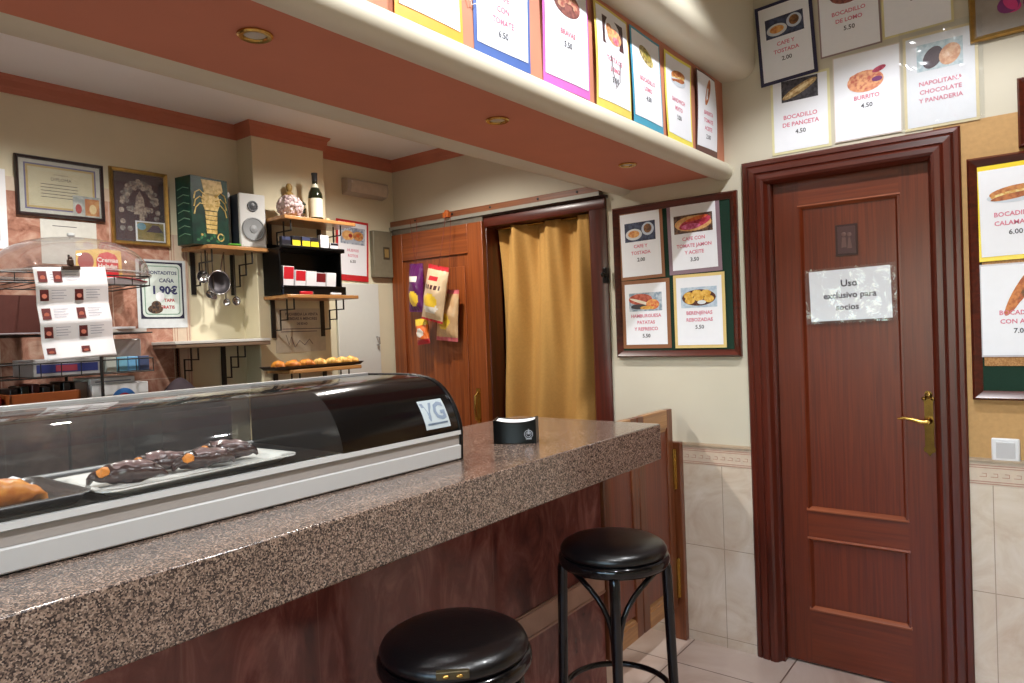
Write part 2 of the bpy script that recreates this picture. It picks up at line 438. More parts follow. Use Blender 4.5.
# ------------------------------------------------------------------ wooden door with its frame
t = thing('interior_door', 'tall dark mahogany panelled door with brass lever and taped white notice', 'door', (-.635, 3.075, 0))
def W(n, mb, m, **k): return build(n, mb, m, t, world=True, **k)
cas = [(0, YW-.001), (0, YW-.014), (.006, YW-.020), (.020, YW-.022), (.024, YW-.018), (.030, YW-.024), (.052, YW-.027), (.057, YW-.022), (.064, YW-.030), (.082, YW-.032), (.092, YW-.026), (.098, YW-.014), (.105, YW-.001)]
def mitred(kind):
    n = len(cas); vs = []
    for end in (0, 1):
        for o, y in cas:
            if kind == 'L': vs.append((-1.04+o, y, 0 if end == 0 else 2.135-o))
            elif kind == 'R': vs.append((-.245-o, y, 0 if end == 0 else 2.135-o))
            else: vs.append((-1.04+o if end == 0 else -.245-o, y, 2.135-o))
    fs = [(i, i+1, n+i+1, n+i) for i in range(n-1)]+[tuple(range(n)), tuple(range(n, 2*n))]
    return MB().add(vs, fs)
W('frame_jamb', mitred('L'), MAHO, angle=25); W('frame_jamb', mitred('R'), MAHO, angle=25); W('frame_head', mitred('T'), MAHX, angle=25)
struct('light_block_behind_door', MB().box(-1.05, -.22, 3.125, 3.15, 0, 2.15), plain('dark light block', (60, 46, 40), .9), smooth=False)  # unseen dark panel added to stop sky light leaking under the leaf
W('jamb_lining', MB().box(-.94, -.925, YW-.004, 3.12, 0, 2.045).box(-.345, -.33, YW-.004, 3.12, 0, 2.045).box(-.94, -.33, YW-.004, 3.12, 2.04, 2.06), MAHO)
leaf = MB(); y0, y1 = 3.062, 3.10
leaf.box(-.923, -.822, y0, y1, .01, 2.038).box(-.452, -.347, y0, y1, .01, 2.038)
leaf.box(-.822, -.452, y0, y1, 1.93, 2.038, 1).box(-.822, -.452, y0, y1, .545, .655, 1).box(-.822, -.452, y0, y1, .01, .235, 1)
leaf.box(-.822, -.452, y0+.010, y1, .235, .545).box(-.822, -.452, y0+.010, y1, .655, 1.93)
lf = W('door_leaf', leaf, [SAP, SAPX], smooth=False)
bd = MB()
for z, s in ((1.93, -1), (.655, 1), (.545, -1), (.235, 1)):
    bd.prism([(y0+.010, z), (y0-.006, z), (y0-.007, z+s*.006), (y0+.002, z+s*.014), (y0+.010, z+s*.018)], -.826, -.448, 'X')
vb = MB()
for x, s, z0, z1 in ((-.822, 1, .655, 1.93), (-.452, -1, .655, 1.93), (-.822, 1, .235, .545), (-.452, -1, .235, .545)):
    vb.prism([(x, y0+.010), (x, y0-.003), (x+s*.006, y0-.004), (x+s*.015, y0+.010)], z0, z1, 'Z')
build('side_moulding', vb, SAP, lf, world=True)
build('panel_moulding', bd, wood('light sapele bead', (124, 62, 36), (150, 80, 48), axis='X'), lf, world=True)
# brass long plate with lever
hp = MB(); cx = -.372; zc = 1.04
pl = [(-.013, .12), (-.006, .128), (.006, .128), (.013, .12), (.012, .108), (.021, .104), (.022, .094), (.015, .088), (.015, .02), (.018, 0), (.015, -.02), (.015, -.085), (.021, -.092), (.018, -.104), (.009, -.108), (0, -.122), (-.009, -.108), (-.018, -.104), (-.021, -.092), (-.015, -.085), (-.015, -.02), (-.018, 0), (-.015, .02), (-.015, .088), (-.022, .094), (-.021, .104), (-.012, .108)]
hp.prism([(cx+a, zc+b) for a, b in pl], y0-.006, y0, 'Y')
hp.ell((cx, y0-.006, zc+.110), (.012, .006, .012))
for dx in (-.015, .015): hp.ell((cx+dx, y0-.006, zc+.098), (.009, .006, .007))
hd = W('handle_plate', hp, plain('antique brass', (128, 100, 52), .22, 1, noise=.1))
lv = MB(); lv.lathe([(.013, 0), (.013, -.012), (.008, -.02), (.008, -.045)], (cx, y0-.006, 1.055), 16, 'Y')
pts = [(cx, y0-.048, 1.055), (cx-.02, y0-.05, 1.054), (cx-.05, y0-.05, 1.062), (cx-.075, y0-.05, 1.067), (cx-.098, y0-.05, 1.063)]
lv.tube(pts, [.009, .0085, .007, .006, .0045], 10)
build('lever', lv, BRASS, hd, world=True)

# notice in a clear sleeve taped on the door
n_ = thing('door_notice', 'white printed paper notice in crinkled clear sleeve taped on the mahogany door', 'notice', (-.636, 3.057, 1.55), tilt=R(-1.2))
def wob(u, v, a=.0015): return a*math.sin(9*u+3*v)*math.cos(5*v-2*u)
def sheet(mb, wd, ht, y, bend=0, nu=8, nv=24, mi=0, cx=0, cz=0, ph=0):
    return mb.grid(lambda u, v: (cx+(u-.5)*wd, y-bendf(cx+(u-.5)*wd, cz+(v-.5)*ht, bend, ph), cz+(v-.5)*ht), nu, nv, mi)
def bendf(x, z, bend, ph=0):
    return bend*(.5+.5*math.sin(z*9+ph))+bend*.4*math.sin(x*14+z*4+ph)
build('paper', sheet(MB(), .30, .205, 0), WHITE, n_)
tx = MB(); tx.text('Uso', .038, .0, .045, -.0012, bold=.001).text('exclusivo para', .034, 0, -.002, -.0012, bold=.0008).text('socios', .034, -.01, -.05, -.0012, bold=.0008)
build('lettering', tx, plain('grey-black ink', (60, 60, 74), .7, noise=0), n_, smooth=False)
sl = MB(); sl.grid(lambda u, v: ((u-.5)*.335, -.004-.0025*math.sin(22*u+14*v)*math.sin(9*v+5*u), (v-.5)*.225), 24, 16)
build('clear_sleeve', sl, clear('crinkled clear film', opacity=.04, rough=.14, bump=.7, bscale=9, spec=.07), n_)
tag(build('door_plaque', MB().box(-.684, -.602, 3.066, 3.0715, 1.708, 1.832).box(-.676, -.610, 3.065, 3.066, 1.716, 1.824, 1)
    .ell((-.652, 3.065, 1.792), (.009, .001, .009), mi=2).ell((-.632, 3.065, 1.79), (.009, .001, .009), mi=2)
    .prism([(-.662, 1.74), (-.643, 1.74), (-.646, 1.78), (-.659, 1.78)], 3.0642, 3.065, 'Y', 2).prism([(-.640, 1.735), (-.622, 1.735), (-.629, 1.778), (-.635, 1.778)], 3.0642, 3.065, 'Y', 2),
    [plain('dark bronze', (58, 34, 32), .35, .3, noise=0), plain('dark plum enamel', (70, 42, 44), .3, noise=0), plain('dull bronze relief', (104, 78, 74), .35, .4, noise=0)], bevel=.001),
    'small dark metal toilet plaque with two figures above the door notice', 'plaque')

# ------------------------------------------------------------------ curtain doorway, sliding door, rail
t = thing('curtain_doorway_frame', 'dark red mahogany frame around the mustard curtain doorway', 'door frame', (-2.1, YW, 0))
W('jamb', MB().prism([(-1.81, YW+.11), (-1.81, YW-.014), (-1.80, YW-.022), (-1.735, YW-.022), (-1.715, YW-.010), (-1.715, YW-.001), (-1.79, YW-.001), (-1.79, YW+.11)], 0, 2.055, 'Z'), MAHO)
W('jamb', MB().box(-2.54, -2.472, YW-.012, YW+.11, 0, 2.055), MAHO, bevel=.004)
W('head', MB().prism([(YW+.11, 2.035), (YW-.022, 2.035), (YW-.028, 2.05), (YW-.022, 2.085), (YW-.014, 2.10), (YW-.001, 2.105), (YW-.001, 2.05), (YW+.11, 2.05)], -2.54, -1.715, 'X'), MAHX)
W('cornice_cap', MB().prism([(YW-.001, 2.10), (YW-.036, 2.10), (YW-.03, 2.088), (YW-.001, 2.086)], -2.50, -1.705, 'X'), wood('near black mahogany', (34, 12, 10), (56, 20, 16), axis='X'))
tag(build('door_latch', MB().box(-1.724, -1.70, YW-.05, YW-.024, 1.67, 1.745).lathe([(.011, 0), (.011, -.02), (.006, -.026)], (-1.712, YW-.05, 1.71), 14, 'Y'), BLACKP, bevel=.003),
    'small black latch box on the right jamb of the curtain doorway', 'latch')
# passage behind the curtain
struct('wall_passage', MB().box(-2.9, -1.4, YW+.85, YW+.95, 0, 2.4).box(-2.9, -2.8, YW+.12, YW+.9, 0, 2.4).box(-1.5, -1.4, YW+.12, YW+.9, 0, 2.4).box(-2.9, -1.4, YW+.12, YW+.9, 2.3, 2.4), plain('dim passage paint', (120, 84, 60), .8), smooth=False)
# curtain
def cur(u, v):
    x = -2.462+u*.66
    f = .012+.02*v
    y = 3.098+.048*math.sin(u*19+3.6*(1-v)*(1-.3*u)+1.0*math.sin(v*2+1))*(.45+.55*abs(math.sin(u*4+1.0)))+.010*math.sin(u*61+v*3)*max(0, v-.55)*2.0
    y += .02*max(0, .16-u)/.16*(1-.6*v)
    return (x+.012*math.sin(v*7+u*5)*(1-v), y, .03+v*2.0)
t = thing('curtain', 'mustard yellow fabric curtain hanging in the dark mahogany doorway', 'curtain', (-2.1, 3.125, 0))
CURM = plain('mustard cloth', (190, 144, 76), .85, noise=.06, nscale=90)
W('cloth', MB().grid(cur, 90, 50), CURM, angle=180, solid=.003)
W('curtain_rod', MB().tube([(-2.47, 3.10, 2.028), (-1.812, 3.10, 2.028)], .006, 8), BRASS)
# sliding door with handle
t = thing('sliding_door', 'orange-brown wooden sliding door with brass pull, hung left of the curtain', 'sliding door', (-2.84, 3.0, .01))
yy0, yy1 = 2.985, 3.02
W('stile', MB().box(-3.205, -3.11, yy0, yy1, .012, 2.065), ORW, bevel=.002)
W('stile', MB().box(-2.585, -2.475, yy0, yy1, .012, 2.065), ORW, bevel=.002)
W('rail', MB().box(-3.11, -2.585, yy0, yy1, 1.90, 2.065), ORX, bevel=.002)
W('rail', MB().box(-3.11, -2.585, yy0, yy1, .012, .22), ORX, bevel=.002)
W('panel', MB().box(-3.11, -2.585, yy0+.012, yy1, .22, 1.90).prism([(-3.08, .26), (-2.615, .26), (-2.615, 1.83), (-3.08, 1.83)], yy0+.004, yy0+.012, 'Y'), ORW, bevel=.002)
h = MB().prism([(-2.557, .93), (-2.529, .93), (-2.529, 1.14), (-2.557, 1.14)], yy0-.004, yy0, 'Y')
h.tube([(-2.543, yy0-.004, .95), (-2.543, yy0-.03, .97), (-2.543, yy0-.034, 1.035), (-2.543, yy0-.03, 1.10), (-2.543, yy0-.004, 1.12)], [.006, .007, .008, .007, .006], 10)
W('pull_handle', h, BRASS)
t = thing('sliding_door_rail', 'long wooden rail with a grey metal track above the sliding door', 'rail', (-2.5, YW, 2.12))
W('board', MB().box(XB+.001, -1.735, YW-.035, YW-.001, 2.118, 2.152), wood('rail wood', (112, 66, 42), (142, 90, 60), axis='X'), bevel=.002)
W('track', MB().prism([(YW-.001, 2.117), (YW-.046, 2.117), (YW-.046, 2.098), (YW-.040, 2.098), (YW-.040, 2.111), (YW-.001, 2.111)], XB+.001, -1.73, 'X'), plain('grey painted metal', (150, 146, 136), .4, .3, noise=.05))
W('hanger_plate', MB().box(-3.205, -2.48, 3.0, 3.006, 2.066, 2.10), plain('dull zinc', (128, 122, 112), .45, .6, noise=.1, nscale=30))
for x in (-3.0, -2.7, -2.42, -2.1, -1.86): W('screw', MB().lathe([(.006, 0), (.006, -.003), (.003, -.004)], (x, YW-.035, 2.135), 10, 'Y'), BLACKW)

# snack bags on strings below the rail
def bag(name, loc, wd, ht, th, label, mats, mfn, tilt=0, group='snack bags hanging on strings'):
    t = thing(name, label, 'snack bag', loc, 0, group, tilt)
    def f(s):
        def g(u, v):
            e = (math.sin(PI*u)**.6)*(math.sin(PI*min(1, max(0, (v-.06)/.88)))**.55) if .06 < v < .94 else 0
            pinch = 1-.06*math.sin(PI*v)
            rip = .0035*math.sin(u*34+v*6)*(abs(v-.5)*2)**2+.004*math.sin(v*17+u*7)*e
            return ((u-.5)*wd*pinch, -s*th*.5*e-.001*s-rip, -ht*(1-v))
        return g
    m = MB(); m.grid(f(1), 20, 26, mfn=mfn).grid(f(-1), 20, 26, mfn=mfn)
    build('packet', m, mats, t, fix=False, angle=80)
    s = MB().tube([(0, -.002, -.004), (.003, 0, .1), (0, .004, 2.125-loc[2])], .0014, 6)
    build('string', s, plain('red-brown string', (110, 44, 30), .8, noise=0), t)
    return t
def gl(n, c): return plain(n, c, .3, coat=.4, noise=.06, nscale=24, bump=1.0)
PURP = gl('purple foil', (92, 26, 92)); CREF = gl('cream foil', (214, 186, 150)); REDF = gl('red foil', (186, 40, 50)); YELF = gl('yellow foil', (232, 194, 60)); ORAF = gl('orange foil', (226, 110, 40)); WHF = gl('white print on foil', (232, 224, 214)); BRNF = gl('dark brown print on foil', (72, 30, 34)); PKF = gl('pink foil', (196, 96, 104))
bag('snack_bag', (-2.905, 2.90, 1.865), .115, .28, .08, 'purple snack bag with yellow chips picture, hung leftmost in the bunch',
    [PURP, YELF, WHF], lambda u, v: 1 if (u-.5)**2/.09+(v-.27)**2/.025 < 1 else (2 if abs(v-.68) < .06 and .2 < u < .75 else 0), R(3))
bag('snack_bag', (-2.69, 2.86, 1.832), .165, .315, .10, 'cream and red snack bag hung in front of the others',
    [CREF, REDF, YELF, BRNF, WHF], lambda u, v: 1 if v > .93 or v < .04 else (2 if (u-.5)**2/.10+(v-.36)**2/.02 < 1 and v > .27 else (4 if (u-.5)**2/.12+(v-.25)**2/.012 < 1 else (3 if abs(v-.62) < .03 and .15 < u < .85 and int(u*20) % 3 else (1 if abs(v-.77) < .05 and abs(u-.5) < .18 else 0)))), R(13))
bag('snack_bag', (-2.69, 2.93, 1.70), .165, .29, .07, 'tan snack bag half hidden behind the cream and red bag',
    [gl('tan foil', (196, 158, 116)), PKF, YELF], lambda u, v: 1 if v > .92 or v < .06 else (2 if (u-.45)**2/.08+(v-.4)**2/.03 < 1 else 0), R(5))
bag('snack_bag', (-2.885, 2.90, 1.545), .10, .15, .06, 'small orange and yellow snack bag, lowest in the bunch',
    [ORAF, YELF, WHF, REDF], lambda u, v: 1 if v > .72 else (2 if (u-.5)**2/.08+(v-.45)**2/.03 < 1 else (3 if v < .2 else 0)), R(-6))
tag(build('string_clip', MB().box(-2.745, -2.705, 2.965, 2.996, 2.115, 2.145).prism([(-2.74, 2.145), (-2.71, 2.145), (-2.718, 2.158), (-2.732, 2.158)], 2.97, 2.992, 'Y'), plain('orange plastic', (190, 98, 40), .4), bevel=.002),
    'small orange clip on the sliding door rail above the snack bags', 'clip')

# ------------------------------------------------------------------ menu cards
INK_R = plain('faded red ink', (214, 122, 144), .7, noise=0)
INK_K = plain('dark ink', (84, 84, 92), .7, noise=0)
def food(a, b): return two_tone('food print', a, b, 70, .5)
def photo_mb(kind, wd, ht, y):
    """a printed food photo: list of materials and a mesh"""
    m = MB(); mats = []
    def M(mat):
        if mat not in mats: mats.append(mat)
        return mats.index(mat)
    def P(c): return plain('print', c, .5, noise=.05)
    def bg(c1, c2=None): m.add([(-wd/2, y, -ht/2), (wd/2, y, -ht/2), (wd/2, y, ht/2), (-wd/2, y, ht/2)], [(0, 1, 2, 3)], M(food(c1, c2 or c1)))
    cnt = [0]
    def e(cx, cz, rx, rz, mat, k, ang=0):
        cnt[0] += 1; k = cnt[0]*.55
        m.flatell(cx*wd, cz*ht, rx*wd, rz*ht, y-.0002*k, 22, M(mat), ang=ang)
    rnd = random.Random(kind)
    if kind == 'coffee':
        bg((40, 44, 70), (66, 76, 104)); e(-.2, -.12, .27, .3, P((206, 210, 214)), 1); e(-.2, -.1, .19, .19, food((196, 120, 60), (226, 170, 100)), 2)
        e(.26, .1, .2, .34, P((190, 200, 214)), 1); e(.26, .12, .13, .24, food((92, 58, 34), (150, 104, 60)), 2)
    elif kind == 'ham':
        bg((60, 40, 44), (120, 90, 70)); e(0, 0, .48, .42, food((206, 150, 90), (226, 182, 120)), 1)
        e(.05, .02, .42, .3, food((150, 24, 40), (206, 70, 100)), 2, .2); e(-.05, -.15, .25, .16, food((226, 120, 170), (190, 70, 110)), 3); e(.1, .25, .3, .1, food((196, 70, 40), (226, 120, 60)), 3, .15)
    elif kind == 'burger':
        bg((130, 150, 168), (190, 200, 210)); e(-.15, .15, .36, .3, food((170, 70, 50), (206, 110, 90)), 1); e(-.1, -.02, .4, .08, P((236, 226, 206)), 2, -.3)
        e(.22, -.15, .2, .28, food((226, 170, 96), (206, 96, 60)), 2); e(-.2, -.25, .25, .14, P((60, 60, 66)), 2); e(.05, -.32, .22, .1, food((226, 180, 90), (200, 140, 60)), 3)
    elif kind == 'fritters':
        bg((170, 190, 210), (196, 210, 222)); e(0, -.02, .47, .4, food((70, 34, 26), (96, 50, 36)), 1)
        for cx, cz in ((-.28, .1), (-.05, .2), (.2, .18), (-.25, -.15), (0, -.02), (.28, -.1)): e(cx, cz, .14, .17, food((206, 150, 50), (232, 190, 96)), 2)
        e(.08, -.25, .12, .1, P((220, 224, 226)), 3)
    elif kind == 'roll':
        bg((40, 36, 44), (74, 70, 78)); e(0, 0, .52, .2, food((206, 180, 130), (150, 116, 70)), 1, .42); e(0, .02, .42, .08, food((236, 216, 170), (206, 170, 116)), 2, .42)
    elif kind == 'pile':
        e(-.02, -.05, .42, .42, food((214, 130, 96), (236, 170, 126)), 1)
        for cx, cz in ((-.25, .05), (0, .12), (.2, -.05), (-.1, -.2)): e(cx, cz, .16, .2, food((200, 100, 80), (240, 180, 130)), 2, cx*3)
        e(.3, .32, .16, .1, food((150, 30, 60), (190, 70, 100)), 2, .3); e(.25, -.05, .12, .1, P((120, 50, 110)), 3)
    elif kind == 'palmera':
        bg((170, 196, 206), (206, 220, 226)); e(-.15, -.05, .2, .42, P((70, 50, 62)), 1, -.5); e(.22, -.05, .22, .4, food((214, 150, 110), (236, 190, 150)), 1, -.5)
    elif kind == 'plate':
        e(0, 0, .47, .44, food((110, 60, 56), (150, 90, 80)), 1)
        for k in range(7): e(rnd.uniform(-.3, .3), rnd.uniform(-.2, .2), .12, .1, food((206, 160, 130), (160, 80, 70)), 2, k)
    elif kind == 'dark':
        bg((46, 30, 36), (84, 50, 50)); e(.05, -.1, .34, .3, food((206, 120, 96), (226, 180, 120)), 1); e(.1, -.22, .16, .14, food((200, 80, 110), (226, 140, 150)), 2); e(-.2, .1, .14, .2, food((150, 90, 60), (206, 150, 100)), 2)
    elif kind == 'sandwich':
        e(0, -.12, .46, .24, P((206, 214, 224)), 1); e(0, .1, .42, .22, food((170, 96, 50), (206, 140, 80)), 2, .12); e(0, .0, .4, .12, food((236, 216, 150), (206, 150, 70)), 3, .12); e(0, -.1, .4, .12, food((150, 80, 46), (196, 120, 70)), 4, .12)
    elif kind == 'greens':
        e(0, 0, .4, .3, food((206, 190, 130), (120, 100, 50)), 1, -.3); e(.05, .05, .25, .16, food((90, 90, 40), (170, 150, 70)), 2, -.3)
    elif kind == 'bread':
        e(0, 0, .5, .2, food((170, 90, 50), (206, 130, 70)), 1, 1.1); e(.1, .1, .3, .1, food((110, 80, 50), (190, 100, 60)), 2, 1.1)
    elif kind == 'eggs':
        bg((120, 130, 150), (190, 196, 206)); e(-.2, 0, .25, .3, food((206, 150, 90), (226, 180, 120)), 1); e(.22, .02, .22, .28, food((206, 150, 90), (160, 100, 60)), 1)
        e(-.1, 0, .08, .12, P((150, 40, 30)), 2); e(.2, .05, .07, .1, P((190, 90, 40)), 2); e(0, -.34, .3, .1, P((170, 176, 190)), 2)
    return m, mats
def card(loc, rz, wd, ht, border, kind, lines, price, label, tilt=0, name='menu_card', group=None, bw=.012, bend=0, ph=0, thick=False, pz=.2, psz=(.58, .30), back=None, bwb=None, tsz=None, off=(0, 0), shrink=0):
    t = thing(name, label, 'menu card', loc, rz, group, tilt)
    k0 = -.001
    if border is not None:
        bm2 = MB(); sheet(bm2, wd, ht, k0, bend, ph=ph)
        build('backing', bm2, plain('coloured card', border, .45, coat=.3, noise=.03), t, solid=.0008, smooth=False)
    sw, sh = (wd-2*bw, ht-2*bw) if border is not None else (wd, ht)
    if bwb is not None: sh = ht-bw-bwb
    cz = (0 if bwb is None else (bwb-bw)/2)
    sm = MB(); sheet(sm, sw, sh, -.0026, bend, cx=off[0], cz=cz+off[1], ph=ph)
    build('sheet', sm, WHITE, t, solid=.0006, smooth=False)
    def fit(m, ox, oz):
        m.v = [(x+ox, y-bendf(x+ox, z+oz, bend, ph), z+oz) for x, y, z in m.v]; return m
    if kind:
        pm, mats = photo_mb(kind, sw*psz[0]+.02, sh*psz[1], -.0036)
        build('photo', fit(pm, off[0], cz+sh*pz), mats, t, smooth=False)
    ts = tsz or .022
    z = -sh*.03
    tm = MB()
    for i, l in enumerate(lines):
        tm.text(l, min(ts, sw*1.25/max(6, len(l))), 0, z-i*.031, -.0038, bold=.0005)
    if lines: build('lettering', fit(tm, off[0], cz), INK_R, t, smooth=False)
    if price: build('price', fit(MB().text(price, .024, 0, z-len(lines)*.031-.002, -.0038, bold=.0005), off[0], cz), INK_K, t, smooth=False)
    return t
GB = 'menu cards along the beam'
XM = -1.1165
beamcards = [
 (1.185, 2.318, .225, (236, 168, 50), None, [], None, 'orange-backed menu card cut by the picture top, leftmost on the beam', 0, .012, .006, 2.5),
 (1.463, 2.322, .232, (74, 104, 172), 'ham', ['CAFE', 'CON', 'TOMATE'], '6.50', 'blue-bordered menu card on the beam with words ending in TOMATE', 0, .012, .006, 0),
 (1.766, 2.322, .245, (206, 110, 190), 'plate', ['BRAVAS'], '5.50', 'pink-bordered menu card on the beam', 0, .010, .006, 1),
 (2.040, 2.318, .228, (226, 206, 100), 'dark', ['TOSTA DE', 'LOMO'], '5.50', 'pale yellow-backed menu card with dark plate photo and string loop on the beam', 0, .010, .008, 2),
 (2.288, 2.318, .238, (70, 160, 190), 'greens', ['BOCADILLO', 'LOMO'], '4.50', 'turquoise-bordered menu card on the beam', 0, .010, .006, 3),
 (2.560, 2.314, .24, (240, 226, 90), 'sandwich', ['SANDWICH', 'MIXTO'], '3.50', 'bright yellow menu card with sandwich on plate photo on the beam', 0, .012, .008, 4.5),
 (2.815, 2.316, .205, (90, 44, 36), 'bread', ['BARRITA', 'TOMATE', 'ACEITE'], '2.00', 'white menu card with dark brown edge, nearest the wall on the beam', 0, .008, .012, 1.2)]
for (y, z, wd, col, kind, lines, price, lab, tl, bw, bend, ph) in beamcards:
    c = card((XM, y, z), FX, wd, .33, col, kind, lines, price, lab, tilt=R(tl), bw=bw, bend=bend, ph=ph, group=GB, pz=.27, bwb=.026)
sm = MB()
sm.tube([(XM+.016, 2.015, 2.33), (XM+.020, 2.018, 2.27), (XM+.020, 2.035, 2.232), (XM+.020, 2.058, 2.25), (XM+.018, 2.07, 2.32)], .0014, 6)
tag(build('string_loop', sm, plain('grey cord', (120, 110, 112), .7, noise=0)), 'thin grey string loop hanging over the pale yellow beam card', 'string')
sm = MB().tube([(XM+.006, 1.315, 2.40), (XM+.006, 1.318, 2.30), (XM+.006, 1.335, 2.262), (XM+.006, 1.352, 2.27)], .0014, 6)
tag(build('string_loop', sm, plain('white cord', (220, 216, 210), .7, noise=0)), 'thin white string end between the orange and the blue beam cards', 'string')
GW = 'menu cards above the mahogany door'
Yc = YW-.002
card((-.842, Yc-.006, 2.612), 0, .228, .335, (36, 34, 72), 'coffee', ['CAFE Y', 'TOSTADA'], '2.00', 'navy-framed coffee and toast menu card on the wall, top left above the door', tilt=R(-3), group=GW, bw=.014, psz=(.66, .27))
card((-.603, Yc-.002, 2.668), 0, .222, .335, (150, 130, 132), 'plate', ['BOCADILLO', 'DE LOMO'], '5.50', 'white menu card with brown food photo between the navy card and the blank-topped card', tilt=R(-1.5), group=GW, bw=.006)
card((-.372, Yc-.002, 2.68), 0, .232, .335, (222, 212, 160), 'pile', ['RACION'], '6.00', 'cream-edged menu card right of the brown food card, left of the gold picture', tilt=R(-.8), group=GW, bw=.008, psz=(.5, .22), pz=.33)
card((-.795, Yc, 2.302), 0, .232, .31, (224, 218, 172), 'roll', ['BOCADILLO', 'DE PANCETA'], '4.50', 'menu card reading BOCADILLO DE PANCETA on the wall above the door', tilt=R(0), group=GW, bw=.010, pz=.34, tsz=.024)
card((-.547, Yc-.003, 2.32), 0, .238, .335, (226, 214, 206), 'pile', ['BURRITO'], '4.50', 'white menu card with one pink food heap, middle of the lower row above the door', group=GW, bw=.004, pz=.17)
card((-.302, Yc-.001, 2.322), 0, .236, .35, (226, 210, 166), 'palmera', ['NAPOLITANA', 'CHOCOLATE', 'Y PANADERIA'], None, 'menu card with dark and pale pastries in shiny sleeve, right above the door corner', group=GW, bw=.010, pz=.26)
t = thing('clear_sleeve', 'crinkled clear plastic sleeve edge over the pastry menu card above the door', 'plastic sleeve', (-.30, Yc-.012, 2.33), 0)
build('film', MB().grid(lambda u, v: ((u-.5)*.262, -.002*math.sin(22*u+14*v)*math.sin(9*v+5*u), (v-.5)*.375), 20, 24), clear('crinkled clear film'), t)
# gilt and wood frames at the picture's right edge
def frame(mb, wd, ht, bw, d, mi=0, y0=0):
    prof = [(0, y0), (0, y0-d*.6), (bw*.25, y0-d), (bw*.6, y0-d*.75), (bw, y0-d*.35), (bw, y0)]
    vs = []
    for sx, sz in ((-1, -1), (1, -1), (1, 1), (-1, 1)):
        for o, y in prof: vs.append((sx*(wd/2-o), y, sz*(ht/2-o)))
    n = len(prof)
    fs = [(k*n+j, k*n+(j+1) % n, ((k+1) % 4)*n+(j+1) % n, ((k+1) % 4)*n+j) for k in range(4) for j in range(n)]
    return mb.add(vs, fs, mi)
GOLD = plain('aged gilt', (176, 140, 76), .35, .7, noise=.15, nscale=60)
t = thing('framed_picture', 'gilt-framed pink floral picture high on the wall beside the menu cards', 'framed picture', (-.05, Yc, 2.60), 0, tilt=R(-1))
build('frame', frame(MB(), .32, .36, .02, .02), GOLD, t, angle=30)
build('mount', MB().box(-.145, .145, -.006, -.001, -.165, .165), plain('grey mount', (150, 142, 134), .7), t, smooth=False)
pm = MB(); pr = random.Random(3)
for k in range(26): pm.flatell(pr.uniform(-.105, .11), pr.uniform(-.09, .14), pr.uniform(.02, .036), pr.uniform(.016, .03), -.0065-.0001*k, 14, k % 3, ang=k)
build('print', pm, [plain('magenta print', (206, 60, 130), .5), plain('violet print', (120, 40, 110), .5), plain('pink print', (226, 110, 160), .5)], t, smooth=False)
t = thing('framed_picture', 'red-brown wooden picture frame on the wall just above the right cork board', 'framed picture', (.10, Yc, 2.142), 0)
build('frame', frame(MB(), .35, .24, .024, .02), MAHX, t, angle=30)
build('print', MB().box(-.155, .155, -.004, -.001, -.10, .10), two_tone('grey-brown print', (120, 100, 90), (190, 180, 170), 12), t, smooth=False)

# cork boards
def board(cx, cz, wd, ht, label, felt):
    t = thing('notice_board', label, 'notice board', (cx, YW-.001, cz), 0)
    build('frame', frame(MB(), wd, ht, .032, .03), MAHX, t, angle=30)
    build('felt', MB().box(-wd/2+.02, wd/2-.02, -.006, 0, -ht/2+.02, ht/2-.02), FELT, t, smooth=False)
    return t
board(-1.370, 1.666, .61, .722, 'green felt notice board in mahogany frame between curtain and door', 0)
YB = YW-.0085
GC = 'menu cards on the left notice board'
card((-1.533, YB, 1.842), 0, .235, .33, (150, 100, 66), 'coffee', ['CAFE Y', 'TOSTADA'], '2.00', 'coffee and toast menu card, upper left on the left green notice board', tilt=R(-1), group=GC, bw=.015, psz=(.68, .30))
card((-1.268, YB, 1.850), 0, .25, .33, (140, 116, 128), 'ham', ['CAFE CON', 'TOMATE JAMON', 'Y ACEITE'], '3.50', 'menu card with red ham photo, upper right on the left green notice board', tilt=R(-1), group=GC, bw=.018, psz=(.76, .28))
card((-1.518, YB, 1.510), 0, .25, .325, (142, 94, 62), 'burger', ['HAMBURGUESA', 'PATATAS', 'Y REFRESCO'], '5.50', 'burger menu card, lower left on the left green notice board', tilt=R(0), group=GC, bw=.018, psz=(.70, .30))
card((-1.252, YB-.003, 1.513), 0, .242, .335, (222, 196, 128), 'fritters', ['BERENJENAS', 'REBOZADAS'], '5.50', 'yellow-bordered menu card with golden fritters, lower right on the left green notice board', tilt=R(0), group=GC, bw=.014, psz=(.70, .30))
board(.10, 1.576, .655, .865, 'green felt notice board in mahogany frame right of the door', 1)
tag(build('cork_sheet', MB().box(-.19, .39, YB-.001, YB, 1.265, 1.98), CORK, smooth=False), 'tan cork sheet pinned inside the right notice board', 'cork sheet')
card((-.090, YB-.003, 1.808), 0, .236, .338, (240, 212, 40), 'sandwich', ['BOCADILLO', 'CALAMARES'], '6.00', 'bright yellow-bordered squid roll menu card on the right notice board', tilt=R(-1), bw=.016, psz=(.75, .28))
card((-.082, YB-.003, 1.462), 0, .235, .33, (196, 190, 196), 'bread', ['BOCADILLO', 'CON ATUN'], '7.00', 'plain white-edged menu card below the yellow one on the right notice board', bw=.006, psz=(.75, .28))

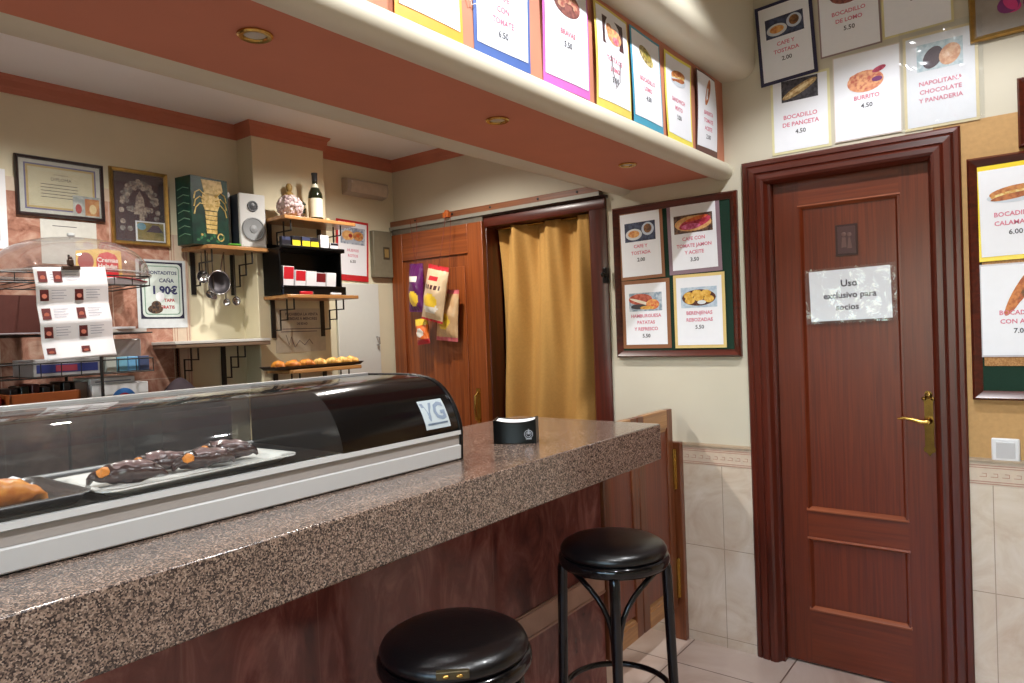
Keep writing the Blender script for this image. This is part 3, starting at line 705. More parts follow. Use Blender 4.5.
t = thing('light_switch', 'white square light switch on the tan wall right of the door', 'light switch', (-.135, YW-.001, .965))
build('plate', MB().box(-.042, .042, -.010, 0, -.042, .042), plain('white switch plastic', (222, 222, 224), .3, noise=0), t, bevel=.008)
build('rocker', MB().prism([(-.0105, -.029), (-.016, .028), (-.010, .029), (-.008, -.029)], -.028, .028, 'X'), plain('pearl switch plastic', (200, 200, 202), .3, noise=0), t, bevel=.001)

# ------------------------------------------------------------------ bar counter
GRAN = granite()
ZT = 1.10
t = thing('bar_counter', 'long bar counter with thick speckled granite top and dark pink marble front', 'bar counter', (-1.5, 0, 0))
W('granite_top', MB().box(-1.78, -1.125, YS+.4, 2.325, .972, ZT), GRAN, bevel=.004)
redm = tiles('dark red marble tile', [(74, 32, 30), (112, 58, 50), (152, 96, 86)], (120, 72, 62), (.33, .5), 'YZ', (.36, .02), vein=9, gw=.003, stretch=(1, 1, .45))
cb = W('marble_front', MB().box(-1.72, -1.40, YS+.4, 2.345, 0, .972), redm, smooth=False)
build('border_tile', MB().box(-1.402, -1.394, YS+.4, 2.345, .425, .52).box(-1.402, -1.391, YS+.4, 2.345, .43, .436).box(-1.402, -1.391, YS+.4, 2.345, .508, .514), plain('beige pink border tile', (176, 140, 120), .35, noise=.12, nscale=14), cb, world=True, smooth=False)
# gate closing the bar
t = thing('bar_gate', 'low panelled wooden gate between the counter end and the wall', 'gate', (-1.40, 2.68, .15))
GW1 = wood('chestnut wood', (92, 46, 22), (124, 68, 36), axis='Z'); GW2 = wood('chestnut panel', (98, 42, 24), (126, 60, 34), axis='Z')
for (ya, yb) in ((2.352, 2.640), (2.648, 2.985)):
    lf = W('gate_leaf', MB().box(-1.415, -1.385, ya, ya+.055, .155, 1.07).box(-1.415, -1.385, yb-.055, yb, .155, 1.07).box(-1.408, -1.392, ya+.055, yb-.055, .25, .99, 1), [GW1, GW2], bevel=.003)
    for z0, z1 in ((.155, .225), (.99, 1.071)): build('rail', MB().box(-1.416, -1.384, ya+.055, yb-.055, z0, z1), PINE, lf, world=True, bevel=.003)
    build('bead', MB().prism([(ya+.055, .225), (yb-.055, .225), (yb-.07, .24), (ya+.07, .24)], -1.408, -1.388, 'X').prism([(ya+.055, .99), (yb-.055, .99), (yb-.07, .975), (ya+.07, .975)], -1.408, -1.388, 'X'), PINE, lf, world=True)
W('post', MB().box(-1.43, -1.355, 2.992, YW-.0095, 0, .915), GW1, bevel=.003)
for z0, z1 in ((.70, .885), (.20, .38)):
    W('hinge', MB().box(-1.384, -1.376, 2.972, 2.992, z0, z1).tube([(-1.378, 2.99, z0), (-1.378, 2.99, z1)], .006, 10).box(-1.392, -1.372, 2.984, 2.9915, z0, z1), BRASS, bevel=.001)

# napkin holder
t = thing('napkin_holder', 'small black napkin holder with white napkins on the granite bar end', 'napkin holder', (-1.372, 1.79, ZT), R(30))
hm = []
for k in range(11): hm.append((-.068+.136*k/10, -.046+.008*math.sin(PI*k/10)*-1))
poly = [(x, y) for x, y in hm]+[(-x, -y) for x, y in hm]
wall = MB(); n = len(poly)
def topz(x, y): return .066+.010*(abs(x)/.068)**2
vs = [(x, y, 0) for x, y in poly]+[(x, y, topz(x, y)) for x, y in poly]+[(x*.93, y*.88, topz(x, y)) for x, y in poly]+[(x*.93, y*.88, .03) for x, y in poly]
fs = [tuple(range(n))[::-1]]+[(k*n+i, k*n+(i+1) % n, (k+1)*n+(i+1) % n, (k+1)*n+i) for k in range(3) for i in range(n)]+[tuple(range(3*n, 4*n))]
wall.add(vs, fs); build('case', wall, BLACKP, t, bevel=.0015)
build('napkins', MB().grid(lambda u, v: (-.060+.120*u, -.034+.068*v, .066+.006*(2*u-1)**2+.0015*math.sin(v*30)), 14, 12).box(-.062, .062, -.032, .032, .035, .064), plain('white napkin', (240, 240, 242), .7, noise=.02), t)
em = MB()
for r0 in (.007, .012): em.lathe([(r0, -.050), (r0+.0018, -.050), (r0+.0018, -.0535), (r0, -.0535)], (.045, 0, .030), 20, 'Y', cap=False)
em.prism([(.041, .03), (.049, .03), (.045, .048)], -.0535, -.050, 'Y').box(.036, .054, -.0535, -.048, .014, .0165)
build('emblem', em, plain('pale print', (176, 180, 190), .5, noise=0), t)

# ------------------------------------------------------------------ refrigerated display case
CY0, CY1 = -1.1, 1.476
t = thing('display_case', 'long refrigerated glass display case with white base on the granite bar', 'display case', (-1.5, .2, ZT))
prof = [(-1.323, 1.178), (-1.324, 1.195), (-1.328, 1.212), (-1.335, 1.230), (-1.344, 1.249), (-1.355, 1.267), (-1.368, 1.284), (-1.384, 1.300), (-1.402, 1.313), (-1.422, 1.323), (-1.445, 1.330), (-1.475, 1.335), (-1.51, 1.338), (-1.56, 1.339), (-1.70, 1.338)]
YG = 1.055
# white base
bs = MB().prism([(-1.325, 1.103), (-1.322, 1.106), (-1.320, 1.142), (-1.326, 1.145), (-1.326, 1.170), (-1.318, 1.173), (-1.319, 1.184), (-1.334, 1.184), (-1.334, 1.165), (-1.70, 1.165), (-1.70, 1.103)], CY0, CY1-.012, 'Y')
base = W('base', bs, ALU, angle=20)
build('grey_band', MB().box(-1.3255, -1.3245, CY0, CY1-.013, 1.1455, 1.1695), plain('warm grey band', (168, 160, 154), .4, noise=.01), base, world=True, smooth=False)
build('feet', MB().box(-1.69, -1.34, CY0, CY1-.03, ZT, 1.103), BLACKP, base, world=True, smooth=False)
def skin(p, off=0):
    m = MB(); n = len(p)
    return m
def curved(y0, y1, inset, thick, pr=prof):
    outer = [(x-inset if i < 3 else x-inset*.7, z-inset*(i/len(pr))) for i, (x, z) in enumerate(pr)]
    inner = []
    for i, (x, z) in enumerate(outer):
        a = outer[max(0, i-1)]; b = outer[min(len(outer)-1, i+1)]
        d = Vector((b[0]-a[0], b[1]-a[1])).normalized(); nrm = Vector((d.y, -d.x))
        inner.append((x-nrm.x*thick, z-nrm.y*thick))
    return MB().prism(outer+inner[::-1], y0, y1, 'Y')
W('curved_glass', MB().grid(lambda u, v: (lambda q: (q[0], CY0+u*(YG-CY0), q[1]))(prof[min(len(prof)-1, int(round(v*(len(prof)-1))))]), 4, len(prof)-1), clear('display case glass', (248, 250, 250), opacity=.02, rough=.02, spec=.06), angle=80, fix=False)
W('black_cover', curved(YG, CY1-.012, 0, .004), BLACKM, angle=60)
endp = prof+[(-1.715, 1.338), (-1.715, ZT), (-1.325, ZT)]
cx0 = (-1.5, 1.22)
W('end_cap', MB().prism([(cx0[0]+(x-cx0[0])*1.015, ZT+(z-ZT)*1.014) for x, z in endp], CY1-.014, CY1, 'Y'), BLACKP, angle=40, bevel=.002)
W('inner_end_wall', MB().prism([(x-.004 if x > -1.5 else x, z-.005) for x, z in prof]+[(-1.70, 1.166), (-1.33, 1.166)], YG, YG+.01, 'Y'), BLACKM, smooth=False)
W('rear_doors', MB().box(-1.704, -1.700, CY0, -.1, 1.19, 1.325).box(-1.710, -1.706, -.12, YG, 1.19, 1.325), clear('smoky acrylic', (200, 202, 202), opacity=.04, rough=.08), smooth=False)
W('rear_frame', MB().box(-1.716, -1.695, CY0, CY1-.014, 1.322, 1.344).box(-1.716, -1.695, CY0, CY1-.014, 1.166, 1.19), ALU, bevel=.002)
W('deck', MB().box(-1.694, -1.336, CY0, YG, 1.166, 1.186), plain('dark steel deck', (40, 38, 40), .3, .6, noise=.05), smooth=False)
W('front_lip', MB().box(-1.336, -1.3335, CY0, YG, 1.166, 1.188), BLACKP, smooth=False)
# badge on the black cover, following its curve
def onprof(s):   # s in 0..1 along the front rise
    k = s*(len(prof)-1); i = min(int(k), len(prof)-2); f = k-i
    return (prof[i][0]*(1-f)+prof[i+1][0]*f, prof[i][1]*(1-f)+prof[i+1][1]*f)
def pz(zz, off):
    for i in range(len(prof)-1):
        (xa, za), (xb, zb) = prof[i], prof[i+1]
        if za <= zz <= zb:
            f = (zz-za)/(zb-za); d = Vector((xb-xa, zb-za)).normalized()
            return (xa+(xb-xa)*f+d.y*off, zz-d.x*off)
    return prof[-1]
bd_ = thing('brand_badge', 'square white VG sticker on the black end of the display case', 'sticker', (-1.34, 1.39, 1.24))
def bt(m, off):
    m.v = [(pz(z, off)[0], y, pz(z, off)[1]) for (y, _, z) in m.v]; return m
st = MB().grid(lambda u, v: (1.335+.095*u, 0, 1.2+.075*v), 6, 8)
build('sticker', bt(st, .0012), plain('pale sticker', (196, 208, 212), .35, noise=0), bd_, world=True, angle=80)
lt = MB().text('VG', .062, 1.383, 1.242, 0, bold=.002).box(1.345, 1.422, 0, 0.0001, 1.211, 1.2155)
build('lettering', bt(lt, .0022), plain('blue-grey print', (140, 156, 176), .4, noise=0), bd_, world=True, smooth=False)

# ------------------------------------------------------------------ pastries in the case
from mathutils import noise as MN
def rough(mb, amp, fr, seed=0):
    mb.v = [tuple(Vector(p)+MN.noise_vector((Vector(p)+Vector((seed, 0, 0)))*fr)*amp) for p in mb.v]
    return mb
def rrect(hw, hh, r, n=6):
    p = []
    for cx, cy, a0 in ((hw-r, hh-r, 0), (-hw+r, hh-r, PI/2), (-hw+r, -hh+r, PI), (hw-r, -hh+r, 1.5*PI)):
        for k in range(n+1): a = a0+PI/2*k/n; p.append((cx+r*math.cos(a), cy+r*math.sin(a)))
    return p
def tray(name, label, loc, hw, hh, depth, lip, mat, rz=0, r=.03):
    m = MB(); rings = [(hw-lip-.012, hh-lip-.012, 0), (hw-lip-.004, hh-lip-.004, depth*.5), (hw-lip, hh-lip, depth*.85), (hw, hh, depth), (hw, hh, depth-.003), (hw-lip*.6, hh-lip*.6, depth*.45), (hw-lip-.004, hh-lip-.004, -.003)]
    vs = []; 
    for a, b, z in rings:
        for x, y in rrect(a, b, r): vs.append((x, y, z+.003))
    n = len(vs)//len(rings)
    fs = [(k*n+i, k*n+(i+1) % n, (k+1)*n+(i+1) % n, (k+1)*n+i) for k in range(len(rings)-1) for i in range(n)]
    fs += [tuple(range(n)), tuple(range((len(rings)-1)*n, len(rings)*n))[::-1]]
    m.add(vs, fs)
    o = build(name, m, mat, angle=50); o.location = loc; o.rotation_euler = (0, 0, rz)
    return o
tag(tray('serving_tray', '', (-1.448, .735, 1.1865), .118, .212, .013, .020, CERAM, R(3)), 'white oblong porcelain tray of chocolate croissants in the display case', 'tray')
tag(tray('steel_tray', '', (-1.465, .305, 1.1865), .128, .215, .018, .012, STEEL, R(1), r=.02), 'shallow steel tray of golden pastries at the left of the display case', 'tray')
CHOC = plain('dark chocolate', (50, 26, 24), .3, coat=.5, noise=.25, nscale=60, bump=.4)
CHOCG = two_tone('glazed chocolate', (124, 98, 96), (66, 42, 40), 36, .3, coat=.5, bump=.3)
CRO = two_tone('baked crust', (226, 150, 60), (190, 106, 36), 26, .45, coat=.2, bump=.3)
CROL = two_tone('pale flaky crust', (246, 206, 120), (220, 156, 72), 30, .5, bump=.3)
def croissant(ln, rad, bendr=.5, segs=5):
    pts = []; rs = []; n = 26
    for i in range(n+1):
        u = i/n; a = (u-.5)*2*bendr
        pts.append((ln*.5*math.sin(a)/math.sin(bendr), -ln*.35*(math.cos(a)-1)*-1, rad*.8*math.sin(PI*u)**.3))
        rs.append(max(.003, rad*(math.sin(PI*u)**.65)*(1+.13*abs(math.sin(PI*u*segs)))))
    return pts, rs
def choc_croissant(loc, rz, label, s=1.0):
    t = thing('chocolate_croissant', label, 'croissant', loc, rz, 'chocolate croissants on the white tray')
    pts, rs = croissant(.15*s, .030*s, .55)
    cm = rough(MB().tube(pts, rs, 20), .006, 40, loc[1]*9); cm.v = [(x, y, z*.72) for x, y, z in cm.v]
    build('coating', cm, CHOC, t, angle=80)
    gp = [(x, y-.004, z+.012*s) for x, y, z in pts[9:23]]; gr = [r*.72 for r in rs[9:23]]
    gm = rough(MB().tube(gp, gr, 16), .005, 60, loc[1]*5); gm.v = [(x, y, z*.74) for x, y, z in gm.v]
    build('glaze', gm, CHOCG, t, angle=80)
    c = pts[6]; build('filling', rough(MB().ell((c[0], c[1]-.016, c[2]+.004), (.014, .013, .009), 12, 8), .006, 90), plain('orange cream', (214, 130, 40), .5, noise=.2, nscale=90), t)
    return t
for (x, y, rz, lab, s) in ((-1.415, .615, R(12), 'chocolate croissant with orange filling, nearest the steel tray', 1.0),
                           (-1.470, .700, R(20), 'second chocolate croissant from the steel tray end of the white tray', .98),
                           (-1.425, .775, R(30), 'third chocolate croissant from the steel tray end, orange cream showing', .95),
                           (-1.470, .845, R(15), 'last chocolate croissant, at the far end of the white tray', 1.05)):
    choc_croissant((x-.012, y, 1.1975), rz+PI/2*.55, lab, s*.9)
def gold_pastry(loc, rz, label, ln=.17, rad=.032, mat=None, group='golden pastries on the steel tray', name='pastry', bend=.5):
    pts, rs = croissant(ln, rad, bend, 6)
    o = build(name, rough(rough(MB().tube(pts, rs, 20), rad*.22, 45, loc[1]*7), rad*.12, 140), mat or CRO, angle=70)
    o.location = loc; o.rotation_euler = (0, 0, rz)
    return tag(o, label, 'pastry', group)
gold_pastry((-1.395, .375, 1.196), R(80), 'golden pastry along the front edge of the steel tray', .17, .028)
gold_pastry((-1.49, .34, 1.196), R(70), 'golden pastry behind the front one on the steel tray', .16, .030, CROL)
gold_pastry((-1.44, .17, 1.196), R(95), 'golden pastry at the far left of the steel tray, mostly cut off', .17, .034)
tag(build('paper_napkin', MB().grid(lambda u, v: (-1.585+.07*u, .385+.09*v, 1.199+.022*math.sin(PI*u)*(.6+.4*math.sin(v*9))), 8, 8), WHITE, solid=.001), 'crumpled white paper napkin beside the pastries in the steel tray', 'napkin')

# ------------------------------------------------------------------ bar stools
def stool(loc, rz, label):
    t = thing('bar_stool', label, 'bar stool', loc, rz, 'black bentwood bar stools at the counter')
    Rr = .168
    cu = [(0, .785), (.06, .786), (.11, .784), (.145, .778), (.162, .768), (.169, .755), (.166, .744), (.158, .740), (0, .740)]
    build('seat_cushion', MB().lathe(cu, n=56, cap=False), LEATH, t, angle=60)
    rg = [(.150, .741), (.170, .741), (.176, .732), (.176, .718), (.170, .708), (.150, .706)]
    build('seat_ring', MB().lathe(rg+[rg[0]], n=56, cap=False), BLACKM, t, angle=60)
    for k in range(4):
        a = k*PI/2; c, s = math.cos(a), math.sin(a)
        path = [(.135, .735), (.155, .722), (.164, .69), (.167, .60), (.174, .35), (.186, .012)]
        lg = build('leg', MB().tube([(r*c, r*s, z) for r, z in path], [.014, .016, .0165, .016, .0155, .0135], 12), BLACKM, t, angle=60)
        build('foot_cap', MB().lathe([(.0, 0), (.014, 0), (.016, .006), (.015, .016), (.0, .016)], (.186*c, .186*s, 0), 14), plain('rubber', (20, 20, 20), .8, noise=0), lg)
    for k in (0,):     # bentwood arches rising from the front leg to the ring on both sides
        for sg in (-1, 1):
            a = k*PI/2; pts = []
            for i in range(11):
                u = i/10; ang = a+sg*(.05+1.25*(1-math.cos(u*PI/2))**1.15)
                r = .166-.022*u; z = .47+.238*math.sin(u*PI/2)**.85
                pts.append((r*math.cos(ang), r*math.sin(ang), z))
            build('arch_brace', MB().tube(pts, .0085, 10), BLACKM, t, angle=60)
    build('footrest_ring', MB().tube([(.168*math.cos(2*PI*i/40), .168*math.sin(2*PI*i/40), .30) for i in range(40)], .0095, 10, closed=True), BLACKM, t, angle=60)
    return t
camdir = math.atan2(-1.945, 1.12)
s1 = stool((-1.12, 1.945, 0), camdir, 'black round bar stool by the wooden gate, showing its legs')
s2 = copy_thing(s1, (-1.088, 1.157, 0), 'black round bar stool nearest the camera, cut off below its seat', rz=R(-20))
t = thing('seat_hasp', 'small brass hasp with two rivets on the nearest stool seat edge', 'hasp', (-1.088, 1.157, .755), math.atan2(-1.157, 1.088)+R(-2))
build('plate', MB().box(.158, .1715, -.034, .034, .0, .017), plain('dull brass plate', (90, 80, 56), .4, .6), t, bevel=.002)
for y in (-.014, .014):
    build('rivet', MB().ell((.172, y, .008), (.004, .008, .004)), BRASS, t)

# ------------------------------------------------------------------ items on the wall behind the bar
t = thing('framed_certificate', 'black-framed certificate with blue and gold borders on the pink tile wall', 'framed certificate', (XB+.01, 1.178, 2.108), FX)
build('frame', frame(MB(), .325, .24, .014, .018), plain('dark wood frame', (38, 22, 24), .35, noise=.05), t, angle=30)
d = MB().box(-.15, .15, -.005, 0, -.108, .108)
d.box(-.132, .132, -.0055, -.005, -.092, .092, 1).box(-.126, .126, -.006, -.0055, -.086, .086, 2).box(-.118, .118, -.0065, -.006, -.078, .078, 3)
build('document', d, [plain('ivory paper', (206, 206, 198), .6), plain('violet-blue border', (110, 108, 150), .6), plain('gold border', (196, 170, 110), .6), plain('pale yellow paper', (208, 200, 170), .6)], t, smooth=False)
tx = MB().text('DIPLOMA', .018, 0, .035, -.0072).text('a la empresa', .010, 0, .055, -.0072)
for i in range(5): tx.box(-.075, .06, -.0073, -.007, .012-i*.013, .0145-i*.013)
build('lettering', tx, INK_K, t, smooth=False)
build('photo', MB().box(.04, .145, -.009, -.007, -.105, -.02).box(.085, .14, -.0095, -.009, -.10, -.03, 1).flatell(.06, -.075, .012, .02, -.0097, mi=2).flatell(.115, -.072, .014, .02, -.0097, mi=3),
      [two_tone('photo print', (150, 160, 160), (206, 206, 200), 30), two_tone('photo print', (180, 110, 60), (206, 150, 90), 30), plain('red print', (170, 60, 60), .5), plain('cream print', (226, 200, 150), .5)], t, smooth=False)
build('glass', MB().box(-.151, .151, -.0115, -.0105, -.109, .109), clear('picture glass', opacity=.03), t, smooth=False)
t = thing('framed_picture', 'gold-framed dark picture of an ornate shrine with a postcard in its corner', 'framed picture', (XB+.01, 1.49, 2.066), FX)
build('frame', frame(MB(), .25, .335, .017, .02), GOLD, t, angle=30)
d = MB().box(-.108, .108, -.004, 0, -.150, .150)
pr = random.Random(5)
for k in range(38):
    a = PI*k/37*1.0; rr = .07+.012*math.sin(k*2.4)
    d.flatell(rr*math.cos(a)*.95, .02+rr*math.sin(a)*1.2, .011, .010, -.0045-.00005*(k % 4), 10, 1+(k % 2))
    if k < 20: d.flatell(pr.uniform(-.08, .08), pr.uniform(-.12, 0), .012, .012, -.0045-.00005*k, 9, 1+(k % 2))
d.prism([(-.028, -.03), (.028, -.03), (.016, .045), (.0, .075), (-.016, .045)], -.006, -.0045, 'Y', 2)
build('print', d, [plain('dark plum print', (52, 34, 46), .4), two_tone('silver print', (150, 146, 140), (96, 88, 86), 90), two_tone('pale print', (190, 176, 160), (130, 116, 110), 90)], t, smooth=False)
build('postcard', MB().box(-.025, .105, -.010, -.008, -.148, -.058).box(-.018, .098, -.0105, -.010, -.142, -.064, 1).flatell(.0, -.082, .02, .016, -.011, mi=2).prism([(.02, -.105), (.05, -.072), (.075, -.075), (.095, -.105)], -.0112, -.0105, 'Y', 3),
      [WHITE, two_tone('field print', (150, 136, 80), (116, 110, 60), 30), plain('light blue print', (110, 160, 180), .5), plain('dark tree print', (60, 56, 76), .5)], t, smooth=False)
build('glass', MB().box(-.109, .109, -.0135, -.0125, -.151, .151), clear('picture glass'), t, smooth=False)
tag(build('wall_notice', MB().box(XB+.0085, XB+.0105, 1.097, 1.306, 1.80, 1.981).box(XB+.0105, XB+.0108, 1.14, 1.23, 1.954, 1.957, 1), [plain('grey-white paper', (206, 206, 200), .6), INK_K], smooth=False), 'plain white notice sheet on pink tiles below the framed certificate', 'notice')
tag(build('wall_notice', MB().box(XB+.0085, XB+.0105, .76, .985, 1.85, 2.16).box(XB+.0105, XB+.0108, .79, .96, 1.88, 2.13, 1), [WHITE, plain('grey print', (196, 200, 206), .6)], smooth=False), 'white sheet cut by the left picture edge beside the framed certificate', 'notice')
# price poster
t = thing('price_poster', 'white price poster with dark blue rounded border on the tile wall', 'poster', (XB+.011, 1.572, 1.69), FX)
build('sheet', MB().box(-.112, .112, -.001, .0, -.160, .150), plain('poster paper', (206, 212, 216), .5), t, smooth=False)
build('border', MB().box(-.098, .098, -.002, -.001, -.118, .140), plain('navy ink', (36, 36, 60), .5, noise=0), t, smooth=False)
build('field', MB().prism([(a, b+.011) for a, b in rrect(.090, .121, .02)], -.003, -.002, 'Y').prism([(a, b+.011) for a, b in rrect(.080, .111, .016)], -.0034, -.003, 'Y', 1).prism([(a, b+.011) for a, b in rrect(.076, .107, .014)], -.0038, -.0034, 'Y'), [plain('pale green-white', (206, 218, 214), .5), plain('green line', (110, 150, 130), .5)], t, smooth=False)
build('lettering', MB().text('MONTADITOS', .021, 0, .09, -.0042, bold=.0006).text('CAÑA', .024, .02, .055, -.0042, bold=.0006).text('1,90€', .05, .01, .010, -.0042, bold=.002), plain('navy ink', (46, 52, 100), .5, noise=0), t, smooth=False)
build('red_lettering', MB().text('TAPA', .02, .03, -.035, -.0042, bold=.0008).text('GRATIS', .02, .02, -.066, -.0042, bold=.0008), plain('red ink', (170, 60, 66), .5, noise=0), t, smooth=False)
build('food_picture', MB().flatell(-.035, -.075, .034, .020, -.0045).flatell(-.03, -.055, .022, .018, -.0046).flatell(-.012, -.018, .020, .022, -.0048, mi=1), [two_tone('dark food print', (40, 34, 36), (110, 84, 64), 90), WHITE], t, smooth=False)

# wooden shelves on stepped iron brackets
def bracket(parent, y, z, x0=0, drop=.20, out=.17):
    """x0: wall face; steps out under the board (world coordinates)"""
    m = MB().box(x0, x0+.008, y-.011, y+.011, z-drop, z)
    s = .0028
    def bar(xa, xb, za, zb): m.box(min(xa, xb)-s, max(xa, xb)+s, y-s, y+s, min(za, zb)-s, max(za, zb)+s)
    n = 3; dx = out/n; dz = drop*.78/n
    for i in range(n):
        xa = x0+.008+dx*i; zz = z-drop*.80+dz*i
        bar(xa, xa+dx, zz, zz); bar(xa+dx, xa+dx, zz, zz+dz)
        bar(xa, xa, zz, zz+dz*1.0) if i else None
        bar(xa, xa+dx, zz+dz, zz+dz) if i == 1 else None
    return build('bracket', m, BLACKW, parent, world=True)
def shelf(label, x0, x1, y0, y1, z, ys, drop=.2, mat=PINE, th=.018, poly=None):
    t = thing('wall_shelf', label, 'shelf', (x0, (y0+y1)/2, z))
    if poly: build('board', MB().prism(poly, z-th, z, 'Z'), mat, t, world=True, bevel=.003)
    else: build('board', MB().box(x0+.001, x1, y0, y1, z-th, z), mat, t, world=True, bevel=.003)
    for y in ys: bracket(t, y, z-th, x0+.001, drop, (x1-x0)*.85)
    return t
sh1 = shelf('wooden shelf holding the green box and silver speaker', XB, -3.02, 1.67, 2.01, 1.902, (1.725, 1.93), .20, poly=[(XB+.001, 1.672), (-3.03, 1.70), (-3.015, 1.72), (-3.015, 2.012), (-3.088, 2.012), (-3.088, 1.984), (XB+.001, 1.984)])
sh2 = shelf('wooden shelf on the pillar with the green bottle on it', -3.09, -2.885, 2.012, 2.445, 2.052, (2.06, 2.36), .18)
sh3 = shelf('wooden shelf on the pillar holding the black cigarette rack', -3.09, -2.885, 2.012, 2.445, 1.672, (2.06, 2.36), .19)
sh4 = shelf('lowest pillar shelf with the long pastry tray', -3.09, -2.86, 2.01, 2.425, 1.308, (2.06, 2.36), .15)
sh5 = shelf('white-topped shelf below the hanging ladles', XB, -3.0, 1.52, 1.984, 1.452, (1.63, 1.86), .19, mat=wood('shade-darkened board', (96, 78, 62), (124, 102, 82), axis='Y'))  # board colour darkened to stand for the shade below the white top
build('white_top', MB().box(XB+.002, -2.998, 1.515, 1.984, 1.4525, 1.466), plain('white laminate', (206, 204, 200), .4, noise=.01), sh5, world=True, bevel=.002)

# green gift box with gold crayfish drawing
t = thing('gift_box', 'tall dark green box with a gold crayfish drawing on the shelf', 'box', (-3.115, 1.732, 1.903), FX+R(8))
DG = two_tone('dark green print', (10, 40, 34), (20, 62, 48), 30, .3, .35, .65, coat=.3)
build('carton', MB().box(-.098, .098, -.055, .055, 0, .31), DG, t, bevel=.002)
GD = two_tone('gold foil print', (178, 148, 76), (214, 186, 120), 60, .35)
cr = MB(); Y_ = -.0562
cr.prism([(-.045, .298), (.062, .302), (.07, .255), (.034, .225), (-.028, .232)], Y_, -.055, 'Y')
cr.prism([(-.038, .238), (.04, .242), (.054, .20), (.038, .16), (-.030, .16), (-.046, .20)], Y_, -.055, 'Y')
for i in range(5): cr.prism([(-.030+.001*i, .156-i*.021), (.036-.001*i, .156-i*.021), (.034-.001*i, .138-i*.021), (-.027+.001*i, .138-i*.021)], Y_, -.055, 'Y')
for i in range(3):
    for sx in (-1, 1):
        cr.tube([(sx*.028, Y_, .225-.02*i), (sx*.055, Y_, .248-.03*i), (sx*.078, Y_, .235-.035*i), (sx*.086, Y_, .205-.035*i)], .003, 5)
cr.lathe([(.013, Y_), (.019, Y_), (.019, -.055), (.013, -.055)], (.05, 0, .04), 18, 'Y', cap=False)
cr.lathe([(0, Y_), (.006, Y_), (.006, -.055), (0, -.055)], (-.05, 0, .045), 12, 'Y', cap=False)
build('crayfish_drawing', cr, GD, t)
lf_ = MB()
for k in range(9): lf_.flatell(-.07+.017*k, .02+.012*(k % 3), .010, .006, Y_, 10, ang=k)
build('leaf_print', lf_, plain('leaf green print', (50, 104, 66), .4), t, smooth=False)
sd = MB()
for k in range(7): sd.tube([(-.0988, -.04, .04+.035*k), (-.0988, .0, .05+.035*k), (-.0988, .04, .04+.035*k)], .002, 5)
build('side_lettering', sd, plain('pale green print', (110, 146, 120), .4), t)
# loudspeaker
t = thing('loudspeaker', 'silver bookshelf speaker with grey cone on the shelf by the pillar', 'speaker', (-3.09, 1.94, 1.903), FX-R(4))
build('cabinet', MB().box(-.065, .065, -.045, .10, 0, .255), plain('dark blue-grey cabinet', (40, 46, 56), .4), t, bevel=.003)
build('front_baffle', MB().box(-.067, .067, -.062, -.045, .0, .258), SPK, t, bevel=.005)
build('woofer', MB().lathe([(.057, -.060), (.057, -.068), (.052, -.069), (.049, -.066), (.020, -.0632), (.018, -.066), (0, -.069)], (0, 0, .088), 36, 'Y', cap=False), plain('grey cone', (126, 128, 130), .5, noise=.03), t)
build('tweeter', MB().lathe([(.026, -.060), (.026, -.067), (.021, -.067), (.018, -.0635), (.010, -.066), (0, -.069)], (0, 0, .198), 28, 'Y', cap=False), plain('dark grey cone', (78, 80, 84), .4, noise=.03), t)
t = thing('loudspeaker', 'silver edge of a second speaker standing behind the green box', 'speaker', (-3.14, 1.856, 1.903), FX)
build('cabinet', MB().box(-.020, .012, -.03, .06, 0, .262), plain('blue-grey plastic', (96, 108, 122), .35), t, bevel=.004)
build('front_edge', MB().box(-.006, .010, -.036, -.03, 0, .266), SPK, t, bevel=.002)
build('cap', MB().lathe([(.013, .262), (.014, .268), (.013, .285), (.009, .290), (0, .291)], n=18, cap=False), plain('frosted cap', (180, 184, 186), .4), t)
tag(build('small_leaf_ornament', MB().ell((-3.045, 1.84, 1.910), (.02, .035, .007), rot=(0, 0, .3)).ell((-3.05, 1.87, 1.913), (.015, .028, .008), rot=(0, .2, -.5)), plain('bright green plastic', (80, 150, 50), .4)), 'small bright green leaf ornament between the green box and speaker', 'ornament')

# ladles and strainer under the first shelf
def ladle(loc, length, r, label, flat=False):
    t = thing('ladle', label, 'utensil', loc, 0, 'utensils hanging under the shelf')
    build('handle', MB().tube([(0, 0, 0), (0, .002, -.012), (.0, 0, -.02), (.004, 0, -length)], [.0018, .0018, .0025, .003], 8), plain('dark steel', (110, 104, 98), .3, .9), t)
    if flat: build('blade', MB().prism(rrect(r, r*1.2, r*.4), -.001, .001, 'X') if False else MB().prism([(a, b-length-r) for a, b in rrect(r, r*1.3, r*.5)], .002, .005, 'X'), STEEL, t)
    else:
        b = MB().lathe([(0, -r*.65), (r*.5, -r*.58), (r*.85, -r*.3), (r, 0), (r*.94, 0), (r*.8, -r*.28), (r*.45, -r*.5), (0, -r*.58)], (0, 0, 0), 24, 'X', cap=False)
        b.v = [(x+.01, y, z-length-r*.6) for x, y, z in b.v]
        build('bowl', b, STEEL, t)
    return t
zt_ = 1.882
for (y, l, r, fl, lab) in ((1.722, .10, .030, False, 'steel ladle hanging leftmost under the green box shelf'), (1.752, .185, .020, False, 'small-bowled steel ladle just left of the strainer'),
                           (1.835, .225, .018, False, 'long steel spoon hanging below the strainer'), (1.885, .215, .022, False, 'steel ladle hanging right of the strainer near the bracket'),
                           (1.775, .19, .014, True, 'slim steel spatula hanging behind the strainer')):
    ladle((-3.13, y, zt_-.002), l, r, lab, fl)
t = thing('strainer', 'round fine-mesh strainer hanging among the ladles', 'strainer', (-3.10, 1.79, zt_-.002), 0, 'utensils hanging under the shelf')
